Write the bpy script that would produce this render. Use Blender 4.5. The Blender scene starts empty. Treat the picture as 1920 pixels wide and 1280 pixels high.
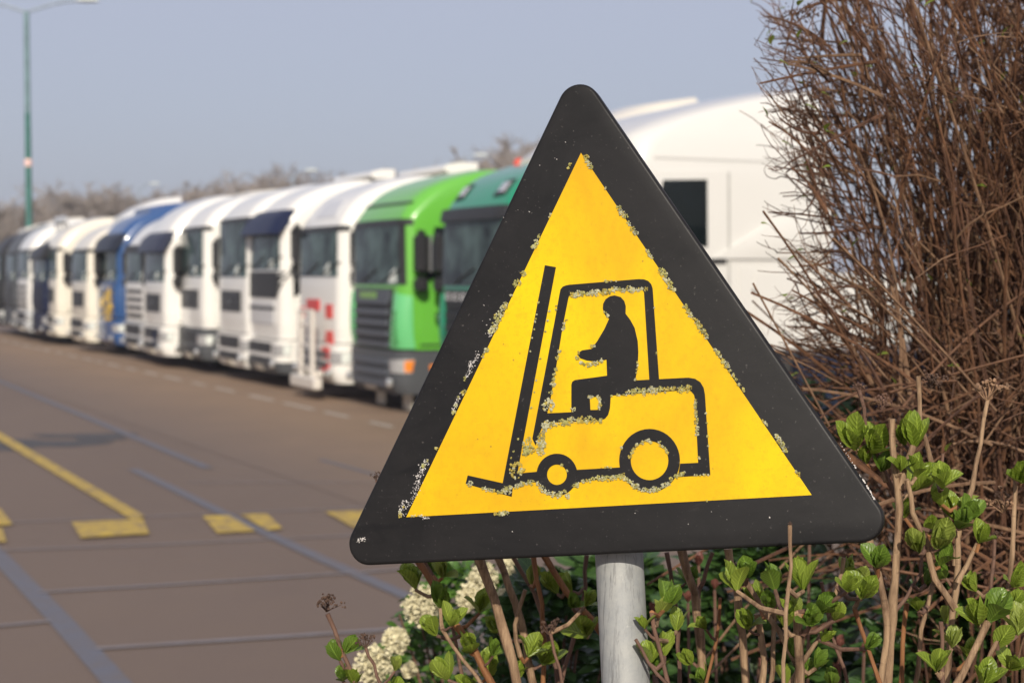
import bpy, math, random
import numpy as np
from mathutils import Vector, Matrix
random.seed(7)
rnd = random.random
def ru(a, b): return a + (b - a) * random.random()
S = bpy.context.scene
COL = S.collection

# ------------------------------------------------------------------ camera
F_PX = 3000.0; CAM_H = 2.2
PITCH = math.atan(128 / F_PX)
cd = bpy.data.cameras.new('camera'); cam = bpy.data.objects.new('camera', cd); COL.objects.link(cam)
cam.location = (0, 0, CAM_H); cam.rotation_euler = (math.pi / 2 - PITCH, 0, 0)
cd.sensor_width = 36; cd.lens = F_PX / 1920 * 36; cd.clip_start = 0.05; cd.clip_end = 3000
cd.dof.use_dof = True; cd.dof.focus_distance = 1.79; cd.dof.aperture_fstop = 7.2
S.camera = cam

# ------------------------------------------------------------------ world + sun
SUN_EL = math.radians(29); SUN_AZ = math.radians(179)      # azimuth clockwise from +Y : straight behind the camera
sun_dir = Vector((math.sin(SUN_AZ) * math.cos(SUN_EL), math.cos(SUN_AZ) * math.cos(SUN_EL), math.sin(SUN_EL)))
W = bpy.data.worlds.new('World'); S.world = W; W.use_nodes = True
nt = W.node_tree; nt.nodes.clear()
sk = nt.nodes.new('ShaderNodeTexSky'); sk.sky_type = 'NISHITA'; sk.sun_disc = False
sk.sun_elevation = SUN_EL; sk.sun_rotation = SUN_AZ; sk.air_density = 1.0; sk.dust_density = 2.5; sk.ozone_density = 2.0
mx = nt.nodes.new('ShaderNodeMix'); mx.data_type = 'RGBA'; mx.inputs[0].default_value = 0.72
_tc = nt.nodes.new('ShaderNodeTexCoord'); _sp = nt.nodes.new('ShaderNodeSeparateXYZ'); _rp = nt.nodes.new('ShaderNodeValToRGB')
nt.links.new(_tc.outputs['Generated'], _sp.inputs[0]); nt.links.new(_sp.outputs[2], _rp.inputs[0])
_rp.color_ramp.elements[0].position = 0.0; _rp.color_ramp.elements[0].color = (.378, .408, .520, 1)   # hazy spring air, paler higher up
_rp.color_ramp.elements[1].position = 0.22; _rp.color_ramp.elements[1].color = (.480, .475, .580, 1)
_ml = nt.nodes.new('ShaderNodeVectorMath'); _ml.operation = 'SCALE'; _ml.inputs['Scale'].default_value = 10.0; nt.links.new(_rp.outputs[0], _ml.inputs[0]); nt.links.new(_ml.outputs[0], mx.inputs[7])
bg = nt.nodes.new('ShaderNodeBackground'); bg.inputs[1].default_value = 0.11
wo = nt.nodes.new('ShaderNodeOutputWorld')
nt.links.new(sk.outputs[0], mx.inputs[6]); nt.links.new(mx.outputs[2], bg.inputs[0]); nt.links.new(bg.outputs[0], wo.inputs[0])
sl = bpy.data.lights.new('sun', 'SUN'); sl.energy = 4.4; sl.angle = math.radians(0.5); sl.color = (1.0, 0.92, 0.79)
so = bpy.data.objects.new('sun', sl); COL.objects.link(so); so.rotation_euler = sun_dir.to_track_quat('Z', 'Y').to_euler()
so.location = (0, -10, 12)
S.view_settings.view_transform = 'Standard'; S.view_settings.look = 'None'; S.view_settings.exposure = 0; S.view_settings.gamma = 1
try: S.view_settings.use_curve_mapping = False
except Exception: pass

# ------------------------------------------------------------------ rays through the photo's picture plane (for measuring where things stand)
_F = Vector((0, math.cos(PITCH), -math.sin(PITCH))); _U = Vector((0, math.sin(PITCH), math.cos(PITCH))); _R = Vector((1, 0, 0))
CAMP = Vector((0, 0, CAM_H))
def ray(px, py): return _R * ((px - 960) / F_PX) + _U * ((640 - py) / F_PX) + _F
def at(px, py, Y):
    r = ray(px, py); return CAMP + r * (Y / r.y)
def ground(px, py, z=0.0):
    r = ray(px, py); return CAMP + r * ((z - CAM_H) / r.z)

# ------------------------------------------------------------------ materials
def nodes(name):
    m = bpy.data.materials.new(name); m.use_nodes = True
    t = m.node_tree; b = t.nodes['Principled BSDF']; return m, t, b
def setp(b, col=None, rough=None, metal=None, coat=None, spec=None):
    if col is not None: b.inputs['Base Color'].default_value = (*col, 1)
    if rough is not None: b.inputs['Roughness'].default_value = rough
    if metal is not None: b.inputs['Metallic'].default_value = metal
    if coat is not None: b.inputs['Coat Weight'].default_value = coat; b.inputs['Coat Roughness'].default_value = 0.05
    if spec is not None: b.inputs['Specular IOR Level'].default_value = spec
def tex(t, scale, detail=5, rough=0.6, coord='Object', vscale=None, dist=0.0):
    tc = t.nodes.new('ShaderNodeTexCoord'); n = t.nodes.new('ShaderNodeTexNoise')
    n.inputs['Scale'].default_value = scale; n.inputs['Detail'].default_value = detail; n.inputs['Roughness'].default_value = rough
    n.inputs['Distortion'].default_value = dist
    if vscale:
        mp = t.nodes.new('ShaderNodeMapping'); mp.inputs['Scale'].default_value = vscale
        t.links.new(tc.outputs[coord], mp.inputs[0]); t.links.new(mp.outputs[0], n.inputs['Vector'])
    else: t.links.new(tc.outputs[coord], n.inputs['Vector'])
    return n.outputs['Fac']
def ramp(t, fac, stops):
    r = t.nodes.new('ShaderNodeValToRGB'); e = r.color_ramp.elements
    while len(e) < len(stops): e.new(0.5)
    for k, (p, c) in enumerate(stops): e[k].position = p; e[k].color = (*c, 1) if len(c) == 3 else c
    t.links.new(fac, r.inputs[0]); return r.outputs[0]
def mixc(t, fac, a, b, mode='MIX'):
    m = t.nodes.new('ShaderNodeMix'); m.data_type = 'RGBA'; m.blend_type = mode
    for sock, v in ((0, fac), (6, a), (7, b)):
        if hasattr(v, 'is_linked') or isinstance(v, bpy.types.NodeSocket): t.links.new(v, m.inputs[sock])
        elif isinstance(v, tuple): m.inputs[sock].default_value = (*v, 1)
        else: m.inputs[sock].default_value = v
    return m.outputs[2]
def bump(t, b, h, strength=0.3, dist=0.01):
    n = t.nodes.new('ShaderNodeBump'); n.inputs['Strength'].default_value = strength; n.inputs['Distance'].default_value = dist
    t.links.new(h, n.inputs['Height']); t.links.new(n.outputs[0], b.inputs['Normal'])
def c2(c, f): return tuple(min(1, x * f) for x in c)
def noisy(name, col, rough=0.6, scale=20, amt=0.25, bmp=0.0, vscale=None, **kw):
    m, t, b = nodes(name); setp(b, col, rough, **kw)
    f = tex(t, scale, vscale=vscale)
    t.links.new(ramp(t, f, [(0.3, c2(col, 1 - amt)), (0.7, c2(col, 1 + amt))]), b.inputs['Base Color'])
    if bmp: bump(t, b, f, bmp)
    return m
_paint = {}
def paint(col, rough=0.3, coat=0.6, dirt=0.10):
    k = (col, rough)
    if k in _paint: return _paint[k]
    m, t, b = nodes('vehicle_paint'); dk = max(col) < .13; setp(b, col, .42 if dk else rough, coat=0.0 if dk else coat, spec=.2 if dk else .5)
    f = tex(t, 1.6, 6); d = tuple(0.75 * x + 0.25 * y for x, y in zip(col, (0.30, 0.26, 0.21)))
    t.links.new(ramp(t, f, [(0.42, col), (0.85, tuple(x * (1 - dirt) + y * dirt for x, y in zip(col, d)))]), b.inputs['Base Color'])
    _paint[k] = m; return m
WHITE = (0.77, 0.755, 0.71); CREAM = (0.76, 0.71, 0.60); GREYW = (0.55, 0.57, 0.58); BLACKP = (0.022, 0.022, 0.024)
DGREY = (0.075, 0.08, 0.088); NAVY = (0.012, 0.018, 0.05); GREEN = (0.125, 0.43, 0.045); GREEN_SKYLIT = (0.13, 0.50, 0.19); DGREEN = (0.003, 0.24, 0.12)  # second green has the sky's reflection on the cab front mixed into it
BLUE = (0.02, 0.075, 0.22); RED = (0.62, 0.02, 0.015); YEL = (0.75, 0.48, 0.02)
M = {}
def mk_glass():
    m, t, b = nodes('windscreen_glass'); setp(b, (0.02, 0.035, 0.037), 0.07, spec=0.16)
    f = tex(t, 1.3, 2); t.links.new(ramp(t, f, [(0.38, (0.006, 0.010, 0.011)), (0.62, (0.075, 0.115, 0.11))]), b.inputs['Base Color']); return m
M['glass'] = mk_glass()
M['glass_side'] = noisy('door_glass', (0.006, 0.009, 0.010), 0.06, 2, 0.3, spec=0.4)
M['plastic'] = noisy('black_plastic', (0.022, 0.022, 0.023), 0.5, 8, 0.2)
M['grey_plastic'] = noisy('grey_plastic', (0.075, 0.08, 0.088), 0.5, 8, 0.15)
M['rubber'] = noisy('tyre_rubber', (0.022, 0.021, 0.02), 0.8, 12, 0.3)
M['steel'] = noisy('steel', (0.35, 0.35, 0.36), 0.4, 9, 0.2, metal=0.8)
M['chassis'] = noisy('chassis_paint', (0.03, 0.03, 0.035), 0.6, 6, 0.4)
M['lens'] = noisy('headlight_lens', (0.65, 0.66, 0.66), 0.08, 25, 0.25, metal=0.55, coat=1.0)
M['amber'] = noisy('amber_lens', (0.75, 0.22, 0.02), 0.15, 30, 0.2, coat=0.8)
M['redlens'] = noisy('red_beacon_plastic', (0.70, 0.07, 0.03), 0.2, 30, 0.2, coat=0.8)
M['seal'] = noisy('pale_seal', (0.40, 0.395, 0.37), 0.5, 9, 0.1)
M['pale_matte'] = noisy('pale_matte', (0.62, 0.66, 0.62), 0.7, 14, 0.3)
M['plate'] = noisy('licence_plate_yellow', (0.55, 0.50, 0.42), 0.5, 30, 0.15)

def mk_road():
    m, t, b = nodes('asphalt'); setp(b, rough=0.85)
    big = tex(t, 0.12, 4, 0.6, vscale=(1, 0.35, 1), dist=0.6); mid = tex(t, 1.7, 6, 0.7); fine = tex(t, 60, 4, 0.75)
    c = ramp(t, big, [(0.30, (0.128, 0.092, 0.074)), (0.70, (0.172, 0.126, 0.098))])
    c = mixc(t, ramp(t, mid, [(0.35, (0, 0, 0)), (0.75, (0.5, 0.5, 0.5))]), c, (0.160, 0.114, 0.084))
    c = mixc(t, 0.55, c, ramp(t, fine, [(0.25, (0.55, 0.55, 0.55)), (0.75, (1.35, 1.35, 1.35))]), 'MULTIPLY')
    t.links.new(c, b.inputs['Base Color']); bump(t, b, fine, 0.5, 0.006); return m
def mk_worn(name, col, lo=0.35, hi=0.6, base=(0.165, 0.12, 0.093)):
    m, t, b = nodes(name); setp(b, rough=0.75)
    f = tex(t, 5.5, 8, 0.75); fine = tex(t, 55, 4, 0.75)
    c = mixc(t, ramp(t, f, [(lo, (0, 0, 0)), (hi, (1, 1, 1))]), base, col)
    c = mixc(t, 0.45, c, ramp(t, fine, [(0.25, (0.6, 0.6, 0.6)), (0.75, (1.3, 1.3, 1.3))]), 'MULTIPLY')
    t.links.new(c, b.inputs['Base Color']); return m
M['road'] = mk_road()
M['yellow_mark'] = mk_worn('worn_yellow_paint', (0.52, 0.36, 0.05), 0.30, 0.60)
M['white_mark'] = mk_worn('worn_white_paint', (0.58, 0.54, 0.48), 0.30, 0.60)
M['tar'] = mk_worn('joint_sealant', (0.118, 0.122, 0.152), 0.25, 0.62, (0.135, 0.115, 0.11))
M['tar_pale'] = mk_worn('pale_skylit_sealant', (0.235, 0.23, 0.265), 0.30, 0.70, (0.19, 0.155, 0.14))
M['stain'] = mk_worn('oil_stain', (0.050, 0.048, 0.052), 0.22, 0.60, (0.095, 0.082, 0.075))
M['soil'] = noisy('bark_mulch', (0.042, 0.025, 0.016), 0.95, 30, 0.6, 0.8)
def mk_sand():
    # drifted sand lying on the asphalt, sparser away from the parked row
    m, t, b = nodes('sandy_asphalt'); setp(b, rough=.85)
    at_ = t.nodes.new('ShaderNodeAttribute'); at_.attribute_name = 'fade'; n1 = tex(t, 1.3, 6, .7); fine = tex(t, 60, 4, .75); n2 = tex(t, .5, 4, .6)
    ad = t.nodes.new('ShaderNodeMath'); ad.operation = 'MULTIPLY_ADD'; t.links.new(n1, ad.inputs[0]); ad.inputs[1].default_value = 0.5; t.links.new(at_.outputs['Fac'], ad.inputs[2])
    c0 = ramp(t, n2, [(.3, (0.215, 0.145, 0.094)), (.7, (0.255, 0.170, 0.108))]); sc = t.nodes.new('ShaderNodeMath'); sc.operation = 'MULTIPLY'; t.links.new(ad.outputs[0], sc.inputs[0]); sc.inputs[1].default_value = .7
    c = mixc(t, ramp(t, sc.outputs[0], [(.26, (0, 0, 0)), (.88, (1, 1, 1))]), c0, (0.152, 0.110, 0.086))
    c = mixc(t, .55, c, ramp(t, fine, [(0.25, (0.55,) * 3), (0.75, (1.35,) * 3)]), 'MULTIPLY'); t.links.new(c, b.inputs['Base Color']); return m
M['sand'] = mk_sand()

# ------------------------------------------------------------------ mesh helpers
class MB:
    def __init__(s): s.v = []; s.f = []; s.mi = []; s.uv = {}
    def add(s, vs, fs, mi=0):
        o = len(s.v); s.v += [tuple(v) for v in vs]; s.f += [tuple(i + o for i in f) for f in fs]; s.mi += [mi] * len(fs)
    def box(s, c, d, mi=0, rot=None):
        vs = []
        for x in (-1, 1):
            for y in (-1, 1):
                for z in (-1, 1):
                    v = Vector((x * d[0] / 2, y * d[1] / 2, z * d[2] / 2))
                    if rot is not None: v = rot @ v
                    vs.append(v + Vector(c))
        s.add(vs, [(0, 1, 3, 2), (4, 6, 7, 5), (0, 4, 5, 1), (2, 3, 7, 6), (0, 2, 6, 4), (1, 5, 7, 3)], mi)
    def rbox(s, c, d, b=0.02, mi=0):
        # chamfered box
        hx, hy, hz = d[0] / 2, d[1] / 2, d[2] / 2; rings = []
        def ring(z, ins):
            x, y = hx - ins, hy - ins; k = b
            return [(x - k, -y, z), (x, -y + k, z), (x, y - k, z), (x - k, y, z), (-x + k, y, z), (-x, y - k, z), (-x, -y + k, z), (-x + k, -y, z)]
        R = [ring(-hz, b), ring(-hz + b, 0), ring(hz - b, 0), ring(hz, b)]
        vs = [(p[0] + c[0], p[1] + c[1], p[2] + c[2]) for r in R for p in r]; fs = []
        for i in range(3):
            for j in range(8): fs.append((i * 8 + j, i * 8 + (j + 1) % 8, i * 8 + 8 + (j + 1) % 8, i * 8 + 8 + j))
        fs.append(tuple(range(7, -1, -1))); fs.append(tuple(range(24, 32))); s.add(vs, fs, mi)
    def tube(s, pts, rad, k=6, mi=0, cap=True):
        pts = [Vector(p) for p in pts]; n = len(pts)
        if not hasattr(rad, '__len__'): rad = [rad] * n
        t0 = (pts[1] - pts[0]).normalized(); a = t0.orthogonal().normalized(); vs = []
        for i in range(n):
            tg = (pts[min(i + 1, n - 1)] - pts[max(i - 1, 0)]).normalized()
            a = (a - tg * a.dot(tg));
            if a.length < 1e-6: a = tg.orthogonal()
            a.normalize(); b = tg.cross(a)
            for j in range(k):
                w = 2 * math.pi * j / k; vs.append(pts[i] + (a * math.cos(w) + b * math.sin(w)) * rad[i])
        fs = []
        for i in range(n - 1):
            for j in range(k): fs.append((i * k + j, i * k + (j + 1) % k, (i + 1) * k + (j + 1) % k, (i + 1) * k + j))
        if cap: fs.append(tuple(range(k - 1, -1, -1))); fs.append(tuple(range((n - 1) * k, n * k)))
        s.add(vs, fs, mi)
    def lathe(s, prof, axis_o, ax, k=20, mi=0):
        # prof: (distance along ax, radius)
        ax = Vector(ax).normalized(); a = ax.orthogonal().normalized(); b = ax.cross(a); o = Vector(axis_o); vs = []; fs = []
        for (d, r) in prof:
            for j in range(k):
                w = 2 * math.pi * j / k; vs.append(o + ax * d + (a * math.cos(w) + b * math.sin(w)) * r)
        n = len(prof)
        for i in range(n - 1):
            for j in range(k): fs.append((i * k + j, i * k + (j + 1) % k, (i + 1) * k + (j + 1) % k, (i + 1) * k + j))
        fs.append(tuple(range(k - 1, -1, -1))); fs.append(tuple(range((n - 1) * k, n * k))); s.add(vs, fs, mi)
    def prism(s, poly, h0, h1, fr, mi=0):
        # poly in plane coords, fr(a,b,h)->world
        n = len(poly); vs = [fr(a, b, h0) for a, b in poly] + [fr(a, b, h1) for a, b in poly]
        fs = [tuple(range(n, 2 * n)), tuple(range(n - 1, -1, -1))] + [(i, (i + 1) % n, n + (i + 1) % n, n + i) for i in range(n)]
        s.add(vs, fs, mi)
    def build(s, name, mat, parent=None, smooth=True, kind=None, ang=40):
        me = bpy.data.meshes.new(name); me.from_pydata(s.v, [], s.f)
        for m_ in (mat if isinstance(mat, (list, tuple)) else [mat]): me.materials.append(m_)
        if len(set(s.mi)) > 1: me.polygons.foreach_set('material_index', s.mi)
        me.validate(); me.update()
        if smooth:
            me.polygons.foreach_set('use_smooth', [True] * len(me.polygons))
            try: me.set_sharp_from_angle(angle=math.radians(ang))
            except Exception: pass
        o = bpy.data.objects.new(name, me); COL.objects.link(o)
        if parent is not None: o.parent = parent
        if kind: o['kind'] = kind
        return o
def tag(o, label, cat, group=None, kind=None):
    o['label'] = label; o['category'] = cat
    if group: o['group'] = group
    if kind: o['kind'] = kind
    return o
def empty(name, loc=(0, 0, 0), rz=0):
    o = bpy.data.objects.new(name, None); COL.objects.link(o); o.location = loc; o.rotation_euler = (0, 0, rz); o.empty_display_size = 0.3; return o
def struct(name, mb, mat, smooth=False):
    return mb.build(name, mat, None, smooth, 'structure')
ICO = None
def ico(level):
    global ICO
    if ICO is None: ICO = {}
    if level not in ICO:
        import bmesh
        bm = bmesh.new(); bmesh.ops.create_icosphere(bm, subdivisions=level, radius=1)
        bm.verts.index_update(); ICO[level] = ([v.co.copy() for v in bm.verts], [tuple(v.index for v in f.verts) for f in bm.faces]); bm.free()
    return ICO[level]

# ------------------------------------------------------------------ ground, road, markings
g = MB(); NX = 24
g.add([(-800, -60, 0), (800, -60, 0), (800, 1000, 0), (-800, 1000, 0)], [(0, 1, 2, 3)]); struct('road', g, M['road'])
def strip(name, pts, w, z, mat, wpx=False):
    # pts on the photo's ground, width in metres
    P = [ground(*p) for p in pts]; mb = MB(); vs = []
    for i, p in enumerate(P):
        d = (P[min(i + 1, len(P) - 1)] - P[max(i - 1, 0)]); d.z = 0; d.normalize(); n = Vector((-d.y, d.x, 0)) * w / 2
        vs += [(p.x + n.x, p.y + n.y, z), (p.x - n.x, p.y - n.y, z)]
    mb.add(vs, [(2 * i, 2 * i + 1, 2 * i + 3, 2 * i + 2) for i in range(len(P) - 1)]); return struct(name, mb, mat)
def quad(name, pts, z, mat):
    P = [ground(*p) for p in pts]; mb = MB(); mb.add([(p.x, p.y, z) for p in P], [tuple(range(len(P)))]); return struct(name, mb, mat)
# sealed slab joints; the blue of reflected sky is put into their colour
strip('road_joint', [(-120, 930), (0, 1046), (110, 1160), (235, 1300)], 0.15, 0.008, M['tar'])
strip('road_joint', [(250, 880), (430, 968), (600, 1047), (800, 1135), (1000, 1220)], 0.12, 0.008, M['tar'])
strip('road_joint', [(-60, 690), (180, 790), (390, 878)], 0.13, 0.008, M['tar'])
strip('road_joint', [(600, 862), (720, 895), (800, 918)], 0.07, 0.008, M['tar'])
strip('road_joint', [(70, 1112), (330, 1097), (620, 1078), (800, 1066)], 0.045, 0.012, M['tar_pale'])
strip('road_joint', [(180, 1218), (460, 1200), (760, 1180)], 0.055, 0.012, M['tar_pale'])
strip('road_joint', [(-20, 1177), (95, 1166)], 0.05, 0.012, M['tar_pale'])
strip('road_joint', [(-20, 1034), (300, 1022), (700, 1003)], 0.035, 0.012, M['tar_pale'])
strip('road_joint', [(-20, 982), (300, 968), (760, 950)], 0.03, 0.012, M['tar_pale'])
strip('road_joint', [(350, 905), (760, 905)], 0.03, 0.012, M['tar_pale'])
# yellow markings
quad('road_marking', [(-60, 786), (0, 812), (272, 970), (250, 978), (0, 828), (-60, 800)], 0.016, M['yellow_mark'])
quad('road_marking', [(134, 982), (268, 976), (280, 1004), (152, 1012)], 0.020, M['yellow_mark'])
quad('road_marking', [(380, 970), (428, 968), (480, 998), (408, 1002)], 0.016, M['yellow_mark'])
quad('road_marking', [(452, 967), (500, 965), (530, 993), (502, 997)], 0.016, M['yellow_mark'])
quad('road_marking', [(610, 962), (760, 955), (780, 985), (690, 1000), (660, 990)], 0.016, M['yellow_mark'])
quad('road_marking', [(-60, 960), (0, 955), (24, 986), (-60, 990)], 0.016, M['yellow_mark'])
quad('road_marking', [(-60, 996), (4, 992), (12, 1018), (-60, 1022)], 0.016, M['yellow_mark'])
# oil stains
def blob(name, px, py, rx, ry, z, mat, sd):
    r_ = random.Random(sd); pts = []
    for k in range(36):
        w = 2 * math.pi * k / 36; q = 1 + 0.28 * math.sin(3 * w + sd) + 0.14 * math.sin(7 * w + 2 * sd) + r_.uniform(-.06, .06)
        pts.append((px + rx * q * math.cos(w), py + ry * q * math.sin(w)))
    return quad(name, pts, z, mat)
blob('oil_stain', 20, 832, 150, 11, 0.004, M['stain'], 2)
blob('oil_stain', 170, 818, 90, 6, 0.005, M['stain'], 4)

# row of trucks: front line on the ground
N_FWD = Vector((-0.892, -0.452, 0)); ROW = Vector((0.452, -0.892, 0)); TH = -math.atan2(0.892, 0.452)
def rowpt(px):
    Y = 32940.0 / (px + 562); return Vector((10.98 - 0.5075 * Y, Y, 0))
# sandy strip and dashed bay line in front of the trucks
sd = MB(); a0, a1 = rowpt(-60), rowpt(1500); vs = []
for off in (-.1, 1.3, 4.2): vs += [a0 + N_FWD * off + Vector((0, 0, .004)), a1 + N_FWD * off + Vector((0, 0, .004))]
sd.add(vs, [(0, 1, 3, 2), (2, 3, 5, 4)]); sdo = struct('road_shoulder', sd, M['sand'])
fa = sdo.data.attributes.new('fade', 'FLOAT', 'POINT'); fa.data.foreach_set('value', [0, 0, 0, 0, 1, 1])
L = (a1 - a0).length; dirr = (a1 - a0).normalized(); k = 0.0
while k < L:
    ln = ru(0.7, 1.6); p = a0 + dirr * k + N_FWD * 0.95; q = p + dirr * ln; w = N_FWD * 0.09; z = Vector((0, 0, 0.008)); mb = MB()
    mb.add([p + z, q + z, q + w + z, p + w + z], [(0, 1, 2, 3)]); struct('road_marking', mb, M['white_mark']); k += ln + ru(0.35, 1.0)

# ------------------------------------------------------------------ trucks
class Surf:
    def __init__(s, lev, yr):
        s.l = np.array(lev, float); s.yr = yr
    def val(s, z):
        zz = np.clip(z + np.linspace(-0.05, 0.05, 5), s.l[0, 0], s.l[-1, 0])
        return [float(np.mean(np.interp(zz, s.l[:, 0], s.l[:, c]))) for c in (1, 2, 3)]
    def front(s, q, z):
        yf, hw, r = s.val(z); a = hw - r; L = math.pi * r / 2; m = abs(q); sg = 1 if q >= 0 else -1
        if m <= a: return Vector((q, yf + 0.05 * (m / hw) ** 2, z))
        if m <= a + L: th = (m - a) / r; return Vector((sg * (a + r * math.sin(th)), yf + 0.05 * (a / hw) ** 2 + r * (1 - math.cos(th)), z))
        return Vector((sg * hw, yf + 0.04 + r + (m - a - L), z))
    def side(s, y, z, sg=1):
        yf, hw, r = s.val(z); y2 = max(y, yf + r + 0.04); return Vector((sg * hw, y2, z))
    def body(s, dz=0.08):
        mb = MB(); z0, z1 = s.l[0, 0], s.l[-1, 0]; n = max(2, int((z1 - z0) / dz)); rings = []
        for i in range(n + 1):
            z = z0 + (z1 - z0) * i / n; yf, hw, r = s.val(z); a = hw - r; ring = []
            for q in np.linspace(-a, a, 9): ring.append(s.front(q, z))
            for q in np.linspace(0, 1, 8)[1:]: ring.append(s.front(a + q * math.pi * r / 2 * 0.999, z))
            y0 = ring[-1].y
            for q in (0.33, 0.66, 1): ring.append(Vector((hw, y0 + (s.yr - y0) * q, z)))
            for q in (0.5, 0, -0.5): ring.append(Vector((hw * q, s.yr + 0.02, z)))
            for q in (1, 0.66, 0.33): ring.append(Vector((-hw, y0 + (s.yr - y0) * q, z)))
            for q in np.linspace(1, 0, 8)[:-1]: ring.append(s.front(-(a + q * math.pi * r / 2 * 0.999), z))
            rings.append(ring)
        k = len(rings[0]); vs = [p for r_ in rings for p in r_]; fs = []
        for i in range(n):
            for j in range(k): fs.append((i * k + j, i * k + (j + 1) % k, (i + 1) * k + (j + 1) % k, (i + 1) * k + j))
        fs.append(tuple(range(k - 1, -1, -1))); fs.append(tuple(range(n * k, n * k + k))); mb.add(vs, fs); return mb
    def patch(s, mb, quad, off=0.012, depth=0.03, nu=10, nv=6, where='front', sg=1, mi=0, bulge=0.0):
        # quad: four (q,z) corners: bottom-left, bottom-right, top-right, top-left
        fn = (lambda q, z: s.front(q, z)) if where == 'front' else (lambda q, z: s.side(q, z, sg))
        A, B, C_, D = quad; O = []; I = []
        for j in range(nv + 1):
            for i in range(nu + 1):
                u, v = i / nu, j / nv
                q = (A[0] * (1 - u) + B[0] * u) * (1 - v) + (D[0] * (1 - u) + C_[0] * u) * v
                z = (A[1] * (1 - u) + B[1] * u) * (1 - v) + (D[1] * (1 - u) + C_[1] * u) * v
                e = 0.02; p = fn(q, z)
                if where == 'front':
                    n = (fn(q + e, z) - fn(q - e, z)).cross(fn(q, z + e) - fn(q, z - e))
                else:
                    n = Vector((sg, 0, 0)) - Vector((0, 0, (fn(q, z + e).x - fn(q, z - e).x) / (2 * e)))
                n.normalize(); o = off + bulge * (1 - abs(2 * u - 1) ** 2) * (1 - abs(2 * v - 1) ** 2)
                O.append(p + n * o); I.append(p + n * (off - depth))
        k = nu + 1; N = len(O); fs = []
        for j in range(nv):
            for i in range(nu): fs.append((j * k + i, j * k + i + 1, (j + 1) * k + i + 1, (j + 1) * k + i))
        loop = [i for i in range(k)] + [j * k + nu for j in range(1, nv + 1)] + [nv * k + i for i in range(nu - 1, -1, -1)] + [j * k for j in range(nv - 1, 0, -1)]
        for a, b in zip(loop, loop[1:] + loop[:1]): fs.append((a, N + a, N + b, b))
        mb.add(O + I, fs, mi)
def rect(q0, q1, z0, z1): return [(q0, z0), (q1, z0), (q1, z1), (q0, z1)]

def wheel(parent, x, y, r=0.5, w=0.32):
    sg = 1 if x > 0 else -1; mb = MB()
    mb.lathe([(-w / 2, r * .62), (-w / 2, r * .9), (-w / 2 + .05, r), (w / 2 - .05, r), (w / 2, r * .9), (w / 2, r * .62)], (x, y, r), (sg, 0, 0), 24)
    wh = mb.build('wheel', M['rubber'], parent)
    m2 = MB(); m2.lathe([(0, r * .60), (w / 2 - .02, r * .61), (w / 2 - .03, r * .5), (w / 2 - .1, r * .4), (w / 2 - .08, r * .2), (w / 2 + .02, r * .18), (w / 2 + .03, r * .1)], (x, y, r), (sg, 0, 0), 20)
    rm = m2.build('rim', M['steel'], wh); return wh

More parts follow.
